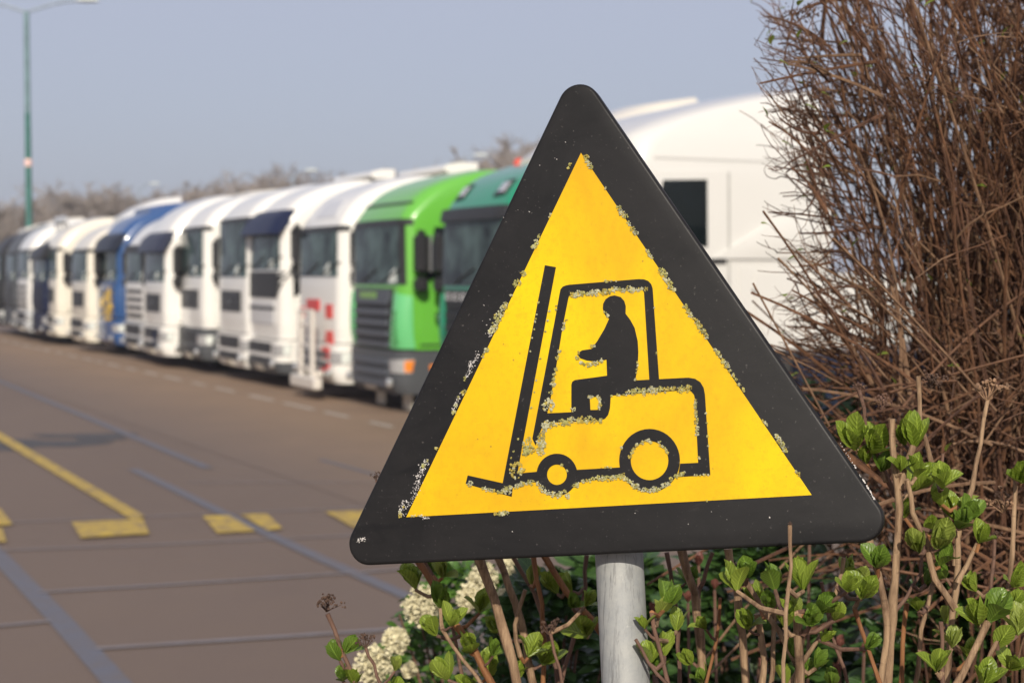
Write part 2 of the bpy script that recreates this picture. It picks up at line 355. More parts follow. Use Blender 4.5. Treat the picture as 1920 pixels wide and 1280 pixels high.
def truck(pos, label, paintc=WHITE, top=3.85, scr=(2.0, 2.95), cabfloor=1.0, bumper=None, visor=None, deflector=None, grille='slats', grillec=None,
          frontc=None, beacons=(), spots=False, mirror=BLACKP, lean=1.0, lights='low', extra=None, yr=2.25, winside=True, group=True, name='parked_truck', corner=None, mirrors=True, amber=False, trimh=.06, dwx=1.30, far_mirror=True, plate_roof=None, pillar=False, bumper2=None, roofpts=None, plate=True, hatch=False, apron=None, pale_patches=True):
    yw = math.radians(-2.6) if pos.y < 38 else math.radians(-1.0)      # parked very slightly askew of the line
    if mirrors: pos = pos - ROW * 1.25 + Vector((math.cos(TH + yw), math.sin(TH + yw), 0)) * 1.25
    root = empty(name, (pos.x, pos.y, 0), TH + (yw if mirrors else 0))
    tag(root, label, 'truck', 'truck cabs parked side by side in a row')
    z0, z1 = scr; t = top
    k_ = t - z1
    lev = roofpts or [(cabfloor, 0.02, 1.22, .25), (1.25, 0.0, 1.24, .25), (z0, 0.01, 1.245, .23), (z1, 0.05 * lean, 1.235, .22), (z1 + .14 * k_, 0.08 * lean, 1.235, .23),
           (z1 + .40 * k_, 0.24 * lean, 1.23, .32), (z1 + .64 * k_, 0.48 * lean, 1.22, .34), (z1 + .85 * k_, 0.88 * lean, 1.195, .32), (t - .05, 1.20 * lean, 1.15, .34), (t, 1.45 * lean, 1.05, .34)]
    sf = Surf(lev, yr)
    cab = sf.body().build('cab', paint(paintc), root)
    # windscreen
    mb = MB(); w0, w1 = 1.10, 1.04
    sf.patch(mb, [(-w0, z0 + .02), (w0, z0 + .02), (w1, z1 - .02), (-w1, z1 - .02)], 0.014, 0.03, 20, 8)
    ws = mb.build('windscreen', M['glass'], root)
    if pillar:
        for sg in (-1, 1):
            mb = MB(); sf.patch(mb, [(sg * 1.11, z0 + .02), (sg * 1.24, z0 + .02), (sg * 1.18, z1 - .02), (sg * 1.05, z1 - .02)], .016, .03, 3, 8); mb.build('pillar_trim', M['plastic'], root)
    if pale_patches:
        mb = MB(); q = ru(.35, .75); sf.patch(mb, [(q, z0 + .04), (q + .30, z0 + .06), (q + .24, z0 + ru(.2, .3)), (q + .04, z0 + ru(.16, .26))], 0.020, 0.008, 4, 3); mb.build('pale_screen_patch', M['pale_matte'], ws)  # pale patch set low on the outside of the screen
    mb = MB()
    for q in (-.5, .45): 
        P = [sf.front(q + .75 * i / 6, z0 + .05 + .22 * i / 6) + Vector((0, -.035, 0)) for i in range(7)]; mb.tube(P, .012, 5)
    mb.build('wiper', M['plastic'], ws)
    if visor is not None:
        mb = MB(); vs = []
        P0, P1 = [], []
        for i in range(21):
            q = -1.22 + 2.44 * i / 20; a = sf.front(q, z1 - .16); b = sf.front(q, z1 + .30); d = (a - Vector((0, .9, 0))); out = Vector((a.x * .05, -0.20 - .05 * math.cos(q * 1.2), 0))
            P0.append(a + out); P1.append(b + out * .18)
        mid = [p * .45 + q_ * .55 + Vector((0, -.05, .05)) for p, q_ in zip(P0, P1)]; low = [p + Vector((0, .05, -.02)) for p in P0]; inn = [q_ + Vector((0, .12, -.05)) for q_ in P1]
        rows = [low, P0, mid, P1, inn]; allv = [p for r_ in rows for p in r_]; fs = []
        for i in range(5):
            for j in range(20): fs.append((i * 21 + j, i * 21 + j + 1, ((i + 1) % 5) * 21 + j + 1, ((i + 1) % 5) * 21 + j))
        fs += [tuple(i * 21 for i in range(5)), tuple(i * 21 + 20 for i in range(4, -1, -1))]
        mb.add(allv, fs); mb.build('sun_visor', paint(visor, 0.18), root)
    else:
        mb = MB(); sf.patch(mb, rect(-1.3, 1.3, z1 - .03, z1 + trimh), 0.03 + (.05 if trimh > .1 else 0), 0.08, 20, 2); mb.build('roof_trim', M['plastic'], root)
    # doors and side windows, both sides
    for sg in (1, -1):
        mb = MB(); sf.patch(mb, [(.34, cabfloor + .06), (1.42, cabfloor + .06), (1.42, z1 + .06), (.50, z1 + .02)], 0.010, .02, 6, 10, 'side', sg)
        dr = mb.build('door', paint(paintc), root)
        mb = MB(); sf.patch(mb, [(.44, z0 + .12), (dwx, z0 + .02), (dwx, z1 - .04), (.60, z1 - .06)], 0.018, .02, 4, 6, 'side', sg); mb.build('door_window', M['glass_side'], dr)
        mb = MB(); sf.patch(mb, [(1.40, cabfloor + .08), (1.43, cabfloor + .08), (1.43, z1 + .04), (1.40, z1 + .04)], .012, .02, 1, 8, 'side', sg); sf.patch(mb, rect(.36, 1.42, cabfloor + .06, cabfloor + .09), .012, .02, 4, 1, 'side', sg); mb.build('door_seal', M['plastic'] if not hatch else M['seal'], dr)
        mb = MB(); p = sf.side(1.27, z0 - .12, sg); mb.rbox((p.x + sg * .03, p.y, p.z), (.04, .2, .05), .01); mb.build('door_handle', M['plastic'], dr)
        if mirrors and (sg > 0 or far_mirror):
            mb = MB(); my = .30 if sg > 0 else .16; c = sf.side(.30, z0 + .5, sg); cx = sg * 1.44
            mb.rbox((cx, my, z0 + .50), (.30, .20, .66), .07); mb.rbox((cx - sg * .01, my, z0 + .02), (.28, .20, .26), .06)
            mb.tube([(sg * 1.2, .34, z0 + .86), (cx, my + .04, z0 + .84)], .025, 6); mb.tube([(sg * 1.2, .32, z0 - .04), (cx, my + .04, z0 - .02)], .025, 6)
            mr = mb.build('wing_mirror', paint(mirror, .35), root)
            mb = MB(); mb.rbox((cx, my + .116, z0 + .50), (.27, .012, .56), .005); mb.build('mirror_glass', M['lens'], mr)
    # front panel / grille
    gz0, gz1 = cabfloor - .28, z0 - .03
    fc = frontc or paintc
    if apron is not None:   # panel under the screen
        mb = MB(); sf.patch(mb, rect(-1.30, 1.30, z0 - apron[1], z0 - .01), .012, .03, 18, 4); mb.build('front_panel', paint(apron[0]), root)
    if grille == 'slats':        # tall dark grille with bars
        mb = MB(); sf.patch(mb, [(-.80, cabfloor + .01), (.80, cabfloor + .01), (.92, z0 - .04), (-.92, z0 - .04)], .016, .03, 12, 5)
        gr = mb.build('grille', M['plastic'], root); mb = MB()
        for i in range(5):
            zz = cabfloor + .03 + i * .17; sf.patch(mb, rect(-.77, .77, zz, zz + .085), .07, .06, 12, 2)
        sf.patch(mb, rect(-.84, .84, z0 - .24, z0 - .06), .05, .04, 12, 2)
        mb.build('grille_bars', paint(grillec or DGREY), gr)
        for sg in (-1, 1):
            mb = MB(); sf.patch(mb, [(sg * .82, cabfloor + .02), (sg * 1.34, cabfloor + .02), (sg * 1.33, z0 - .16), (sg * 1.0, z0 - .10)], .035, .05, 8, 8, bulge=.03)
            mb.build('corner_panel', paint(corner or fc), root)
    elif grille == 'panels':     # two stacked dark panels
        mb = MB(); sf.patch(mb, rect(-.80, .80, z0 - .68, z0 - .26), .016, .03, 12, 4); gr = mb.build('grille', M['plastic'], root); mb = MB()
        for i in range(3): sf.patch(mb, rect(-.76, .76, z0 - .64 + i * .13, z0 - .61 + i * .13), .035, .03, 12, 1)
        sf.patch(mb, rect(-.16, .16, z0 - .54, z0 - .44), .05, .03, 4, 2); mb.build('grille_bars', paint(grillec or DGREY), gr)
    if grille == 'wide' and mirrors:
        mb = MB(); sf.patch(mb, [(.22, z0 - .50), (1.25, z0 - .14), (1.25, z0 + .04), (.22, z0 + .16)], .022, .03, 6, 4, 'side'); mb.build('lower_window_panel', M['plastic'], root)
    if grille == 'louvres':    # white front with dark slits
        mb = MB()
        for i in range(4): sf.patch(mb, rect(-.84, .84, cabfloor + .10 + i * .20, cabfloor + .19 + i * .20), .010, .03, 12, 1)
        gr = mb.build('grille', M['plastic'], root)
    elif grille == 'wide':       # dark panel under the screen, silver field, low slits
        mb = MB(); sf.patch(mb, [(-1.0, z0 - .52), (1.0, z0 - .52), (1.36, z0 - .02), (-1.36, z0 - .02)], .02, .03, 16, 4); gr = mb.build('grille', M['plastic'], root)
        mb = MB(); sf.patch(mb, rect(-.86, .86, z0 - 1.02, z0 - .60), .018, .03, 12, 3); mb.build('grille_bars', paint(grillec or GREYW), gr)
        mb = MB(); sf.patch(mb, rect(-.86, .86, z0 - .75, z0 - .69), .03, .03, 12, 1); mb.build('grille_slot', M['plastic'], gr)
    # bumper
    bl = [(.30, .04, 1.20, .25), (.40, -.05, 1.23, .25), (cabfloor - .02, -.04, 1.25, .25)]
    bs = Surf(bl, 1.05); bp = bs.body(.1).build('bumper', paint(bumper or paintc, .4), root)
    if grille in ('wide', 'panels', 'louvres'):
        mb = MB(); bs.patch(mb, rect(-.80, .80, .68, cabfloor - .08), .012, .03, 12, 2); mb.build('air_intake', M['plastic'], bp)
        mb = MB(); bs.patch(mb, rect(-.80, .80, .44, .60), .012, .03, 12, 2); mb.build('air_intake', M['plastic'], bp)
    else:
        mb = MB()
        for i in range(3): bs.patch(mb, rect(-.82, .82, .42 + i * .17, .50 + i * .17), .05, .05, 12, 1)
        mb.build('bumper_bars', paint(grillec or DGREY), bp)
    for sg in (-1, 1):
        mb = MB(); bs.patch(mb, [(sg * .93, .64), (sg * 1.36, .64), (sg * 1.40, .86), (sg * .90, .84)], .02, .03, 6, 3); hl = mb.build('headlight', M['lens'], root)
        mb = MB(); bs.patch(mb, [(sg * 1.25, .66), (sg * 1.36, .66), (sg * 1.39, .84), (sg * 1.25, .83)], .028, .02, 3, 3); mb.build('turn_signal', M['amber'] if amber else M['pale_matte'], hl)
        mb = MB(); mb.lathe([(0, .075), (.05, .075), (.06, .06)], (sg * 1.0, bs.front(sg * 1.0, .48).y - .03, .48), (0, -1, 0), 14); mb.build('fog_light', M['lens'], root)
        # step and wheel arch
        mb = MB(); mb.rbox((sg * 1.17, 1.45, .80), (.14, 1.30, .16), .04); mb.build('mudguard', M['plastic'], root)
        wheel(root, sg * 1.02, 1.45)
        wheel(root, sg * 0.95, 5.0)
    if bumper2:
        mb = MB(); bs.patch(mb, rect(-1.6, 1.6, .31, .52), .02, .05, 24, 2); mb.build('lower_bumper', paint(bumper2, .4), root)
    if plate:
        mb = MB(); bs.patch(mb, rect(-.26, .26, .34, .44), .03, .03, 4, 1); mb.build('licence_plate', M['plate'], root)
    mb = MB()
    for sg in (-1, 1): mb.rbox((sg * .42, 3.4, .78), (.1, 5.2, .28), .02)
    mb.rbox((0, 4.9, 1.0), (.9, 1.0, .12), .03); mb.rbox((1.0, 3.2, .65), (.4, 1.1, .55), .08); mb.rbox((-1.0, 3.2, .65), (.4, 1.1, .55), .08); mb.rbox((0, .9, .62), (1.7, 1.2, .5), .05)
    mb.build('chassis', M['chassis'], root)
    if deflector:
        dc, dz, dy0, dy1 = deflector; mb = MB(); rows = []
        for j, y in enumerate((dy0, dy0 + .35 * (dy1 - dy0), dy0 + .7 * (dy1 - dy0), dy1)):
            zt = t - .05 + (dz - t + .05) * (0.15, .62, .90, 1.0)[j]; zb = t - .35 if y < yr - .1 else dz - .30
            hw = (1.0, 1.1, 1.16, 1.18)[j]
            rows.append([(-hw, y, zb), (-hw, y, zt - .12), (-hw + .16, y, zt), (0, y, zt + .03), (hw - .16, y, zt), (hw, y, zt - .12), (hw, y, zb)])
        vs = [p for r_ in rows for p in r_]; fs = []
        for i in range(3):
            for j in range(7): fs.append((i * 7 + j, i * 7 + (j + 1) % 7, (i + 1) * 7 + (j + 1) % 7, (i + 1) * 7 + j))
        fs += [tuple(range(6, -1, -1)), tuple(range(21, 28))]; mb.add(vs, fs); mb.build('roof_deflector', paint(dc), root)
    if plate_roof:
        dc, dz, dy0, dy1 = plate_roof; mb = MB(); vs = []; prof = [(dy0, dz - .10), (dy0 + .05, dz - .02), ((dy0 + dy1) / 2, dz + .03), (dy1, dz + .03), (dy1, dz - .14), (dy0 + .1, dz - .16)]
        for hw in (-1.16, 1.16): vs += [(hw, y, z) for y, z in prof]
        n_ = len(prof); mb.add(vs, [tuple(range(n_ - 1, -1, -1)), tuple(range(n_, 2 * n_))] + [(i, (i + 1) % n_, n_ + (i + 1) % n_, n_ + i) for i in range(n_)]); sp_ = mb.build('roof_spoiler', paint(dc), root)
        mb = MB(); mb.rbox((0, (dy0 + dy1) / 2 + .05, (t + dz) / 2 - .18), (2.0, (dy1 - dy0) * .7, max(.1, dz - t + .2)), .03); mb.build('spoiler_gap_shade', M['plastic'], sp_)  # dark box stands in for the shaded gap under the spoiler
    for (bx, by, bz, mm) in beacons:
        mb = MB(); mb.lathe([(0, .09), (.04, .095), (.05, .085), (.16, .08), (.2, .04)], (bx, by, bz), (0, 0, 1), 12); mb.build('beacon', M[mm], root)
    if spots:
        for q in (-.72, .72):
            zc = z1 + .40; mb = MB(); sf.patch(mb, [(q - .17, zc - .12), (q + .17, zc - .09), (q + .13, zc + .12), (q - .13, zc + .10)], .02, .05, 4, 3); sp = mb.build('spotlight', M['plastic'], root)
            mb = MB(); sf.patch(mb, rect(q - .1, q + .1, zc - .06, zc + .07), .03, .03, 4, 3, bulge=.02); mb.build('lens', M['lens'], sp)
    if extra: extra(root, sf, bs, z0, z1, cabfloor)
    return root
def place(px, fwd=0.0):
    px = px + (fwd * 2676.0 - 200) / rowpt(px).y
    return rowpt(px) + ROW * 1.25 + N_FWD * fwd

# lettering: rough pressed strokes for a wordmark too blurred in the photo to read in full
def text_patch(root, txt, size, loc, rot, mat, name='lettering', ext=.004):
    c = bpy.data.curves.new(name, 'FONT'); c.body = txt; c.size = size; c.extrude = ext; c.align_x = 'CENTER'; c.align_y = 'CENTER'
    o = bpy.data.objects.new(name, c); COL.objects.link(o); dg = bpy.context.evaluated_depsgraph_get(); me = bpy.data.meshes.new_from_object(o.evaluated_get(dg))
    bpy.data.objects.remove(o); me.materials.clear(); me.materials.append(mat); o = bpy.data.objects.new(name, me); COL.objects.link(o); o.parent = root; o.location = loc; o.rotation_euler = rot; return o

def x_dark_green(root, sf, bs, z0, z1, cf):
    # pale maker's lettering on the dark panel below the screen (only its start shows beside the sign)
    mb = MB()
    for i in range(5):
        q = -.78 + i * .30
        sf.patch(mb, rect(q, q + .20, z0 - .19, z0 - .16), .065, .03, 3, 1); sf.patch(mb, rect(q, q + .20, z0 - .12, z0 - .09), .065, .03, 3, 1); sf.patch(mb, rect(q + .01, q + .05, z0 - .158, z0 - .122), .065, .03, 2, 1)
    mb.build('lettering', paint((.5, .5, .5)), root)
def x_green(root, sf, bs, z0, z1, cf):
    mb = MB(); sf.patch(mb, rect(1.06, 1.10, cf + .1, cf + .62), .072, .02, 1, 4); mb.build('panel_seam', paint((.06, .25, .08)), root)
    mb = MB(); sf.patch(mb, rect(-.50, .30, z0 - .22, z0 - .10), .062, .02, 6, 2); mb.build('badge', paint((.16, .34, .05)), root)
    mb = MB(); sf.patch(mb, rect(-1.1, 1.1, z1 + .30, z1 + .34), .012, .02, 16, 1); mb.build('roof_seam', M['plastic'], root)
    mb = MB(); sf.patch(mb, rect(1.6, 2.0, 1.52, 1.60), .014, .02, 4, 1, 'side'); sf.patch(mb, rect(.62, 1.0, 1.48, 1.56), .016, .02, 4, 1, 'side'); mb.build('lettering', paint((.45, .75, .35)), root)
    mb = MB(); p = bs.side(.55, .78); mb.rbox((p.x + .01, .62, .72), (.03, .22, .10), .01); mb.build('side_marker', M['amber'], root)
    for x in (-.55, .72): mb = MB(); mb.rbox((x, .35, .17), (.42, .03, .30), .01); mb.build('mud_flap', paint((.42, .40, .34)), root)
    mb = MB(); sf.patch(mb, rect(1.50, 1.53, cf + .05, 3.6), .006, .02, 1, 6, 'side'); mb.build('cab_seam', paint((.05, .2, .03)), root)
def x_red_frame(root, sf, bs, z0, z1, cf):
    mb = MB()
    for (a, b_) in ((1.42, 1.66), (.98, 1.2)): mb = MB(); sf.patch(mb, rect(.60, .92, a, b_), .02, .03, 3, 3); mb.build('red_stripe', paint(RED), root)
    mb = MB(); sf.patch(mb, [(.45, 1.02), (.72, 1.08), (.92, 1.2), (.72, 1.16)], .022, .03, 4, 2); mb.build('red_stripe', paint(RED), root); mb = MB(); sf.patch(mb, rect(-.9, -.74, 1.40, 1.6), .02, .03, 3, 2); mb.build('red_stripe', paint(RED), root); mb = MB()
    sf.patch(mb, rect(-.50, .26, 1.54, 1.74), .02, .03, 6, 2)
    mb.build('red_stripe', paint(RED), root); mb = MB()
    for zz in (.45, .72): mb = MB(); bs.patch(mb, rect(.52, .88, zz, zz + .20), .02, .03, 3, 2); mb.build('red_stripe', paint(RED), root)
    mb = MB()
    for x in (-.02, .66):
        mb.rbox((x, -.26, .95), (.17, .07, 1.20), .02); mb.rbox((x, -.12, .45), (.10, .3, .10), .02)
    for zz in (.55, .95, 1.30): mb.rbox((.32, -.26, zz), (.55, .05, .05), .01)
    mb.rbox((.28, -.26, .30), (1.45, .16, .22), .03); mb.rbox((.32, -.26, 1.54), (.86, .06, .07), .02)
    mb.build('front_frame', paint((.66, .62, .56)), root)
    mb = MB(); sf.patch(mb, [(-.35, z1 + .22), (.75, z1 + .22), (.62, z1 + .52), (-.3, z1 + .52)], .012, .03, 8, 4); mb.build('roof_panel', paint((.60, .60, .60)), root)
def x_yellow(root, sf, bs, z0, z1, cf):
    mb = MB()
    for i, (q, z, w, h) in enumerate(((.10, 1.55, .5, .10), (.0, 1.40, .75, .12), (.25, 1.22, .6, .12), (-.1, 1.08, .85, .10), (.5, 1.48, .25, .3), (-.5, 1.25, .3, .22), (.1, .92, .6, .10))):
        sf.patch(mb, [(q, z), (q + w, z + .05), (q + w - .06, z + h + .05), (q + .04, z + h)], .082, .05, 6, 2)
    mb.build('yellow_lettering', paint(YEL), root); mb = MB()
    for (y, z, w, h) in ((.22, 1.72, .26, .26), (.22, 1.45, .36, .22), (.22, 1.22, .24, .18), (.5, 1.85, .2, .2)): sf.patch(mb, rect(y, y + w, z, z + h), .016, .02, 4, 2, 'side')
    mb.build('yellow_lettering', paint(YEL), root)
def x_roofrack(root, sf, bs, z0, z1, cf):
    mb = MB(); mb.tube([(-1.0, .75, 3.75), (1.0, .75, 3.75)], .035, 8); 
    for x in (-1, -.4, .4, 1): mb.tube([(x, .8, 3.45), (x, .75, 3.75)], .025, 6)
    lb = mb.build('light_bar', M['steel'], root)
    for x in (-.75, -.25, .25, .75):
        mb = MB(); mb.lathe([(0, .05), (.06, .11), (.10, .11), (.105, .095)], (x, .78, 3.88), (0, -1, 0), 14); mb.build('spotlight', M['lens'], lb)
def x_ring(root, sf, bs, z0, z1, cf):
    mb = MB(); c = bs.front(.55, .75); P = [(c.x + .17 * math.cos(w), c.y - .025, .72 + .17 * math.sin(w)) for w in np.linspace(0, 2 * math.pi, 17)]; mb.tube(P, .02, 5); mb.build('bumper_emblem', paint(NAVY), root)

def big_white(root, sf, bs, z0, z1, cf):
    # sleeper side: hatch, raised belt panel, side fairing with cut-away arch
    mb = MB(); sf.patch(mb, [(1.55, 1.55), (2.15, 1.55), (2.15, 2.25), (1.55, 2.25)], .010, .02, 4, 6, 'side'); mb.build('storage_hatch', paint((.655, .645, .61)), root)
    mb = MB(); sf.patch(mb, rect(1.72, 1.82, 1.985, 2.03), .016, .02, 2, 1, 'side'); sf.patch(mb, rect(1.86, 2.0, 1.99, 2.035), .016, .02, 2, 1, 'side'); mb.build('badge', M['grey_plastic'], root)
    mb = MB(); sf.patch(mb, [(1.20, 2.35), (yr0, 2.35), (yr0, 2.86), (1.95, 2.74)], .030, .05, 10, 5, 'side', bulge=.02); mb.build('side_panel', paint((.655, .645, .61)), root)
    mb = MB(); sf.patch(mb, rect(.3, yr0, z1 + .16, z1 + .185), .006, .02, 10, 1, 'side'); mb.build('roof_seam', paint((.52, .51, .48)), root)
    mb = MB(); mb.prism([(1.95, 1.38), (5.2, 1.40), (5.2, 2.2), (1.75, 2.2), (1.75, 1.75)], 1.20, 1.265, lambda a, b_, h: Vector((h, a, b_))); mb.build('side_fairing', paint((.655, .645, .61)), root)
    mb = MB(); mb.rbox((1.1, 3.4, .95), (.25, 2.0, .7), .06); mb.build('fuel_tank', paint((.015, .02, .04)), root)
yr0 = 2.75
# --- nearest first
big = Vector((1.03, 16.3, 0)) - ROW * 1.25
truck(big, 'big plain white truck with a tall sloping roof, directly right of the sign', (.655, .645, .61), top=4.22, scr=(2.45, 3.22), cabfloor=1.36, yr=yr0, deflector=None, grille='wide',
      extra=big_white, dwx=1.14, hatch=True, roofpts=[(1.36, 0.02, 1.22, .22), (1.6, 0.0, 1.24, .22), (2.45, .02, 1.245, .24), (3.22, .14, 1.23, .26), (3.4, .18, 1.22, .28), (3.62, .26, 1.19, .32), (3.80, .62, 1.14, .36), (3.98, 1.2, 1.08, .38), (4.12, 1.8, 1.0, .4), (4.20, 2.25, .9, .4)], mirrors=False)
truck(Vector((4.9, 12.9, 0)) - ROW * .6, 'white truck mostly hidden behind the tall bare brown bush', WHITE, top=3.7, extra=None)
truck(place(826), 'dark green truck with two roof spotlights, right beside the upper edge of the sign', DGREEN, top=3.78, scr=(2.0, 2.97), visor=None, trimh=.13, lean=.7, spots=True, grillec=BLACKP, bumper=DGREY, corner=DGREEN, deflector=(CREAM, 4.72, 1.2, 3.1), yr=2.35,
      beacons=[(-1.0, 1.25, 3.72, 'redlens'), (.25, 1.45, 3.80, 'redlens')], extra=x_dark_green)
truck(place(660), 'bright green truck with dark grey slatted grille and black mirror', GREEN, top=3.85, scr=(2.0, 2.98), grillec=(.085, .095, .115), bumper=DGREY, frontc=GREEN_SKYLIT, corner=GREEN_SKYLIT, extra=x_green, amber=True, pillar=True, far_mirror=False, beacons=[(-.85, 2.1, 3.72, 'redlens')])
truck(place(560, 0), 'white truck with red lettering and a white steel frame on its front', WHITE, top=3.9, scr=(2.12, 2.95), grille=None, extra=x_red_frame, plate_roof=(WHITE, 4.12, 2.0, 2.65))
truck(place(465, 0), 'white truck with a glossy black sun visor and black panel under the windscreen', WHITE, top=3.98, scr=(2.25, 3.1), cabfloor=.95, visor=NAVY, grille='wide', grillec=(.6, .6, .6), bumper=None, plate_roof=(WHITE, 4.17, 1.85, 2.35), yr=1.9, bumper2=DGREY)
truck(place(410, 0), 'tall white truck with a very deep windscreen, left of the black visor truck', WHITE, top=4.0, scr=(2.1, 3.25), grille='panels')
truck(place(337), 'white truck with black wing mirrors and a charcoal lower front', WHITE, top=4.0, scr=(2.1, 3.15), grille='panels', bumper=DGREY, deflector=(CREAM, 4.08, 1.2, 2.2))
truck(place(273, .25), 'white truck with a navy sun visor and a dark ring on its white bumper', WHITE, top=4.0, scr=(1.98, 2.85), visor=(.03, .035, .06), grille='panels', extra=x_ring)
truck(place(236, .1), 'white truck with rows of black slots across its front beside the blue truck', WHITE, top=3.75, scr=(1.95, 2.75), grille='louvres', bumper=GREYW, trimh=.12)
truck(place(186, 0), 'blue truck with yellow lettering on its front', BLUE, top=3.95, scr=(2.0, 2.95), visor=(.02, .025, .04), grille='slats', grillec=BLUE, corner=BLUE, extra=x_yellow, deflector=(BLUE, 4.12, 1.0, 2.35))
truck(place(137, .3), 'white truck just left of the blue one, its long white bumper sticking out forward', CREAM, top=3.7, scr=(1.95, 2.8), grille='panels', deflector=(WHITE, 4.35, 1.2, 2.7))
truck(place(84, .2), 'white truck with a narrow black grille strip, right of the navy truck', CREAM, top=3.9, scr=(2.0, 2.9), grille='panels')
truck(place(66, .3), 'dark navy truck with a roof light bar and orange beacons', NAVY, top=3.55, scr=(1.95, 2.8), visor=BLACKP, grille='slats', grillec=NAVY, bumper=NAVY, extra=x_roofrack, beacons=[(.2, 1.6, 3.55, 'redlens'), (.7, 1.6, 3.5, 'redlens')], deflector=(NAVY, 3.95, 1.6, 3.4))
truck(place(36, .3), 'white truck with a grey lower front, left of the navy truck', WHITE, top=3.95, scr=(2.0, 2.9), grille='louvres', bumper=GREYW)
truck(place(12, .1), 'cream roofed truck with a dark grey front near the left edge', DGREY, top=3.95, scr=(1.95, 2.85), grille='slats', grillec=DGREY, bumper=DGREY, deflector=(CREAM, 4.15, 1.2, 2.4))
truck(place(-14, .1), 'truck with a black front at the left edge of the row, farthest in view', BLACKP, deflector=(CREAM, 4.1, 1.0, 2.4), top=3.8, scr=(1.95, 2.85), grille='slats', grillec=BLACKP, corner=BLACKP, bumper=BLACKP)

# ------------------------------------------------------------------ street lamps
M['lamp_green'] = noisy('lamp_post_green_paint', (0.03, 0.13, 0.11), 0.45, 3, 0.25)
M['galv_grey'] = noisy('galvanised_grey', (0.26, 0.31, 0.36), 0.45, 5, 0.2)
M['lamp_grey'] = noisy('faded_green_grey_paint', (0.12, 0.20, 0.215), 0.5, 3, 0.2)
M['pinkish'] = noisy('faded_sticker', (0.75, 0.50, 0.45), 0.6, 6, 0.3)
def lamp(x, y, h, label, twin=True, first=False, arm=1.9):
    root = empty('street_lamp', (x, y, 0)); tag(root, label, 'street lamp', 'street lamps round the truck park')
    hs = h * .70 if first else 0
    mb = MB()
    if first:
        mb.lathe([(0, .17), (1.2, .17), (1.3, .14), (h * .68, .11)], (0, 0, 0), (0, 0, 1), 14); mb.build('pole', M['lamp_green'], root)
        mb = MB(); mb.lathe([(h * .68, .108), (h - .2, .10), (h - .05, .09)], (0, 0, 0), (0, 0, 1), 14); mb.build('upper_pole', M['lamp_grey'], root)
        mb = MB(); mb.lathe([(h * .525 - .14, .135), (h * .525 + .14, .135)], (0, 0, 0), (0, 0, 1), 14); mb.build('sticker', M['pinkish'], root)
    else:
        mb.lathe([(0, .11), (1.2, .10), (h - .05, .06)], (0, 0, 0), (0, 0, 1), 10); mb.build('pole', M['galv_grey'], root)
    for sg in ((-1, 1) if twin else (1,)):
        mb = MB(); P = [(sg * arm * u, 0, h - .08 + .45 * math.sin(u * 1.4)) for u in np.linspace(0, 1, 7)]; mb.tube(P, .05, 8); mb.build('arm', M['galv_grey'], root)
        mb = MB(); x0 = sg * arm; z = h + .36
        rows = []
        for i, u in enumerate((0, .15, .5, .85, 1)):
            wv = (.06, .13, .17, .14, .05)[i]; rows += [(x0 + sg * u * .9, -wv, z), (x0 + sg * u * .9, 0, z + wv * .8), (x0 + sg * u * .9, wv, z), (x0 + sg * u * .9, 0, z - wv * .45)]
        fs = [(i * 4 + j, i * 4 + (j + 1) % 4, i * 4 + 4 + (j + 1) % 4, i * 4 + 4 + j) for i in range(4) for j in range(4)] + [(3, 2, 1, 0), (16, 17, 18, 19)]
        mb.add(rows, fs); mb.build('lamp_head', M['galv_grey'] if sg < 0 else M['pale_matte'], root)
p = at(53, 300, 62.0); lamp(p.x, 62.0, CAM_H + (512 - 24) / F_PX * 62 , 'tall green street lamp with two arms and a faded sticker at the left', True, True)
for (px, py, Y, lb) in ((572, 320, 118, 'distant street lamp above the black visor truck'), (888, 292, 100, 'distant street lamp above the green trucks'), (280, 345, 140, 'distant street lamp above the blue truck')):
    q = at(px, py, Y); lamp(q.x - .9, Y, q.z - .36, lb, False, False, .9)

# ------------------------------------------------------------------ far line of bare trees
M['treebark'] = noisy('grey_bark', (0.20, 0.175, 0.155), 0.9, 3, 0.3)
M['treetwig'] = noisy('winter_twigs', (0.235, 0.20, 0.175), 0.9, 0.6, 0.25)
def tree_meshes(sd, h):
    R_ = random.Random(sd); tr = MB(); tw = MB()
    def grow(p, d, ln, r, lv):
        P = [p]; q = p.copy(); dd = d.copy(); n = 4
        for i in range(n):
            dd = (dd + Vector((R_.uniform(-.22, .22), R_.uniform(-.22, .22), R_.uniform(-.05, .16)))).normalized(); q = q + dd * ln / n; P.append(q.copy())
        (tr if lv < 3 else tw).tube(P, [r * (1 - .55 * i / n) for i in range(n + 1)], 6 if lv < 2 else (4 if lv < 3 else 3), cap=False)
        if lv >= 5: return
        for k in range((5, 4, 4, 4, 4)[lv]):
            u = R_.uniform(.35, 1.0); b = P[min(n, int(u * n + .5))]; a = R_.uniform(0, 6.283); sp = R_.uniform(.35, 1.0)
            nd = (dd * 1.0 + Vector((math.cos(a), math.sin(a), .12)) * sp).normalized(); grow(b, nd, ln * R_.uniform(.5, .72), max(r * R_.uniform(.42, .6), .022), lv + 1)
    grow(Vector((0, 0, -.2)), Vector((0, 0, 1)), h * .42, h * .018, 0)
    return tr, tw
protos = []
for i in range(4):
    h = (10.5, 9.5, 11, 10)[i]; tr, tw = tree_meshes(40 + i, h); t_ = empty('bare_tree', (0, 0, 0)); tr.build('trunk', M['treebark'], t_); tw.build('crown', M['treetwig'], t_); protos.append([t_, False, max(v[2] for v in tw.v)])
TREE_LB = 'leafless grey brown tree in the hazy far line of trees'
R2 = random.Random(3)
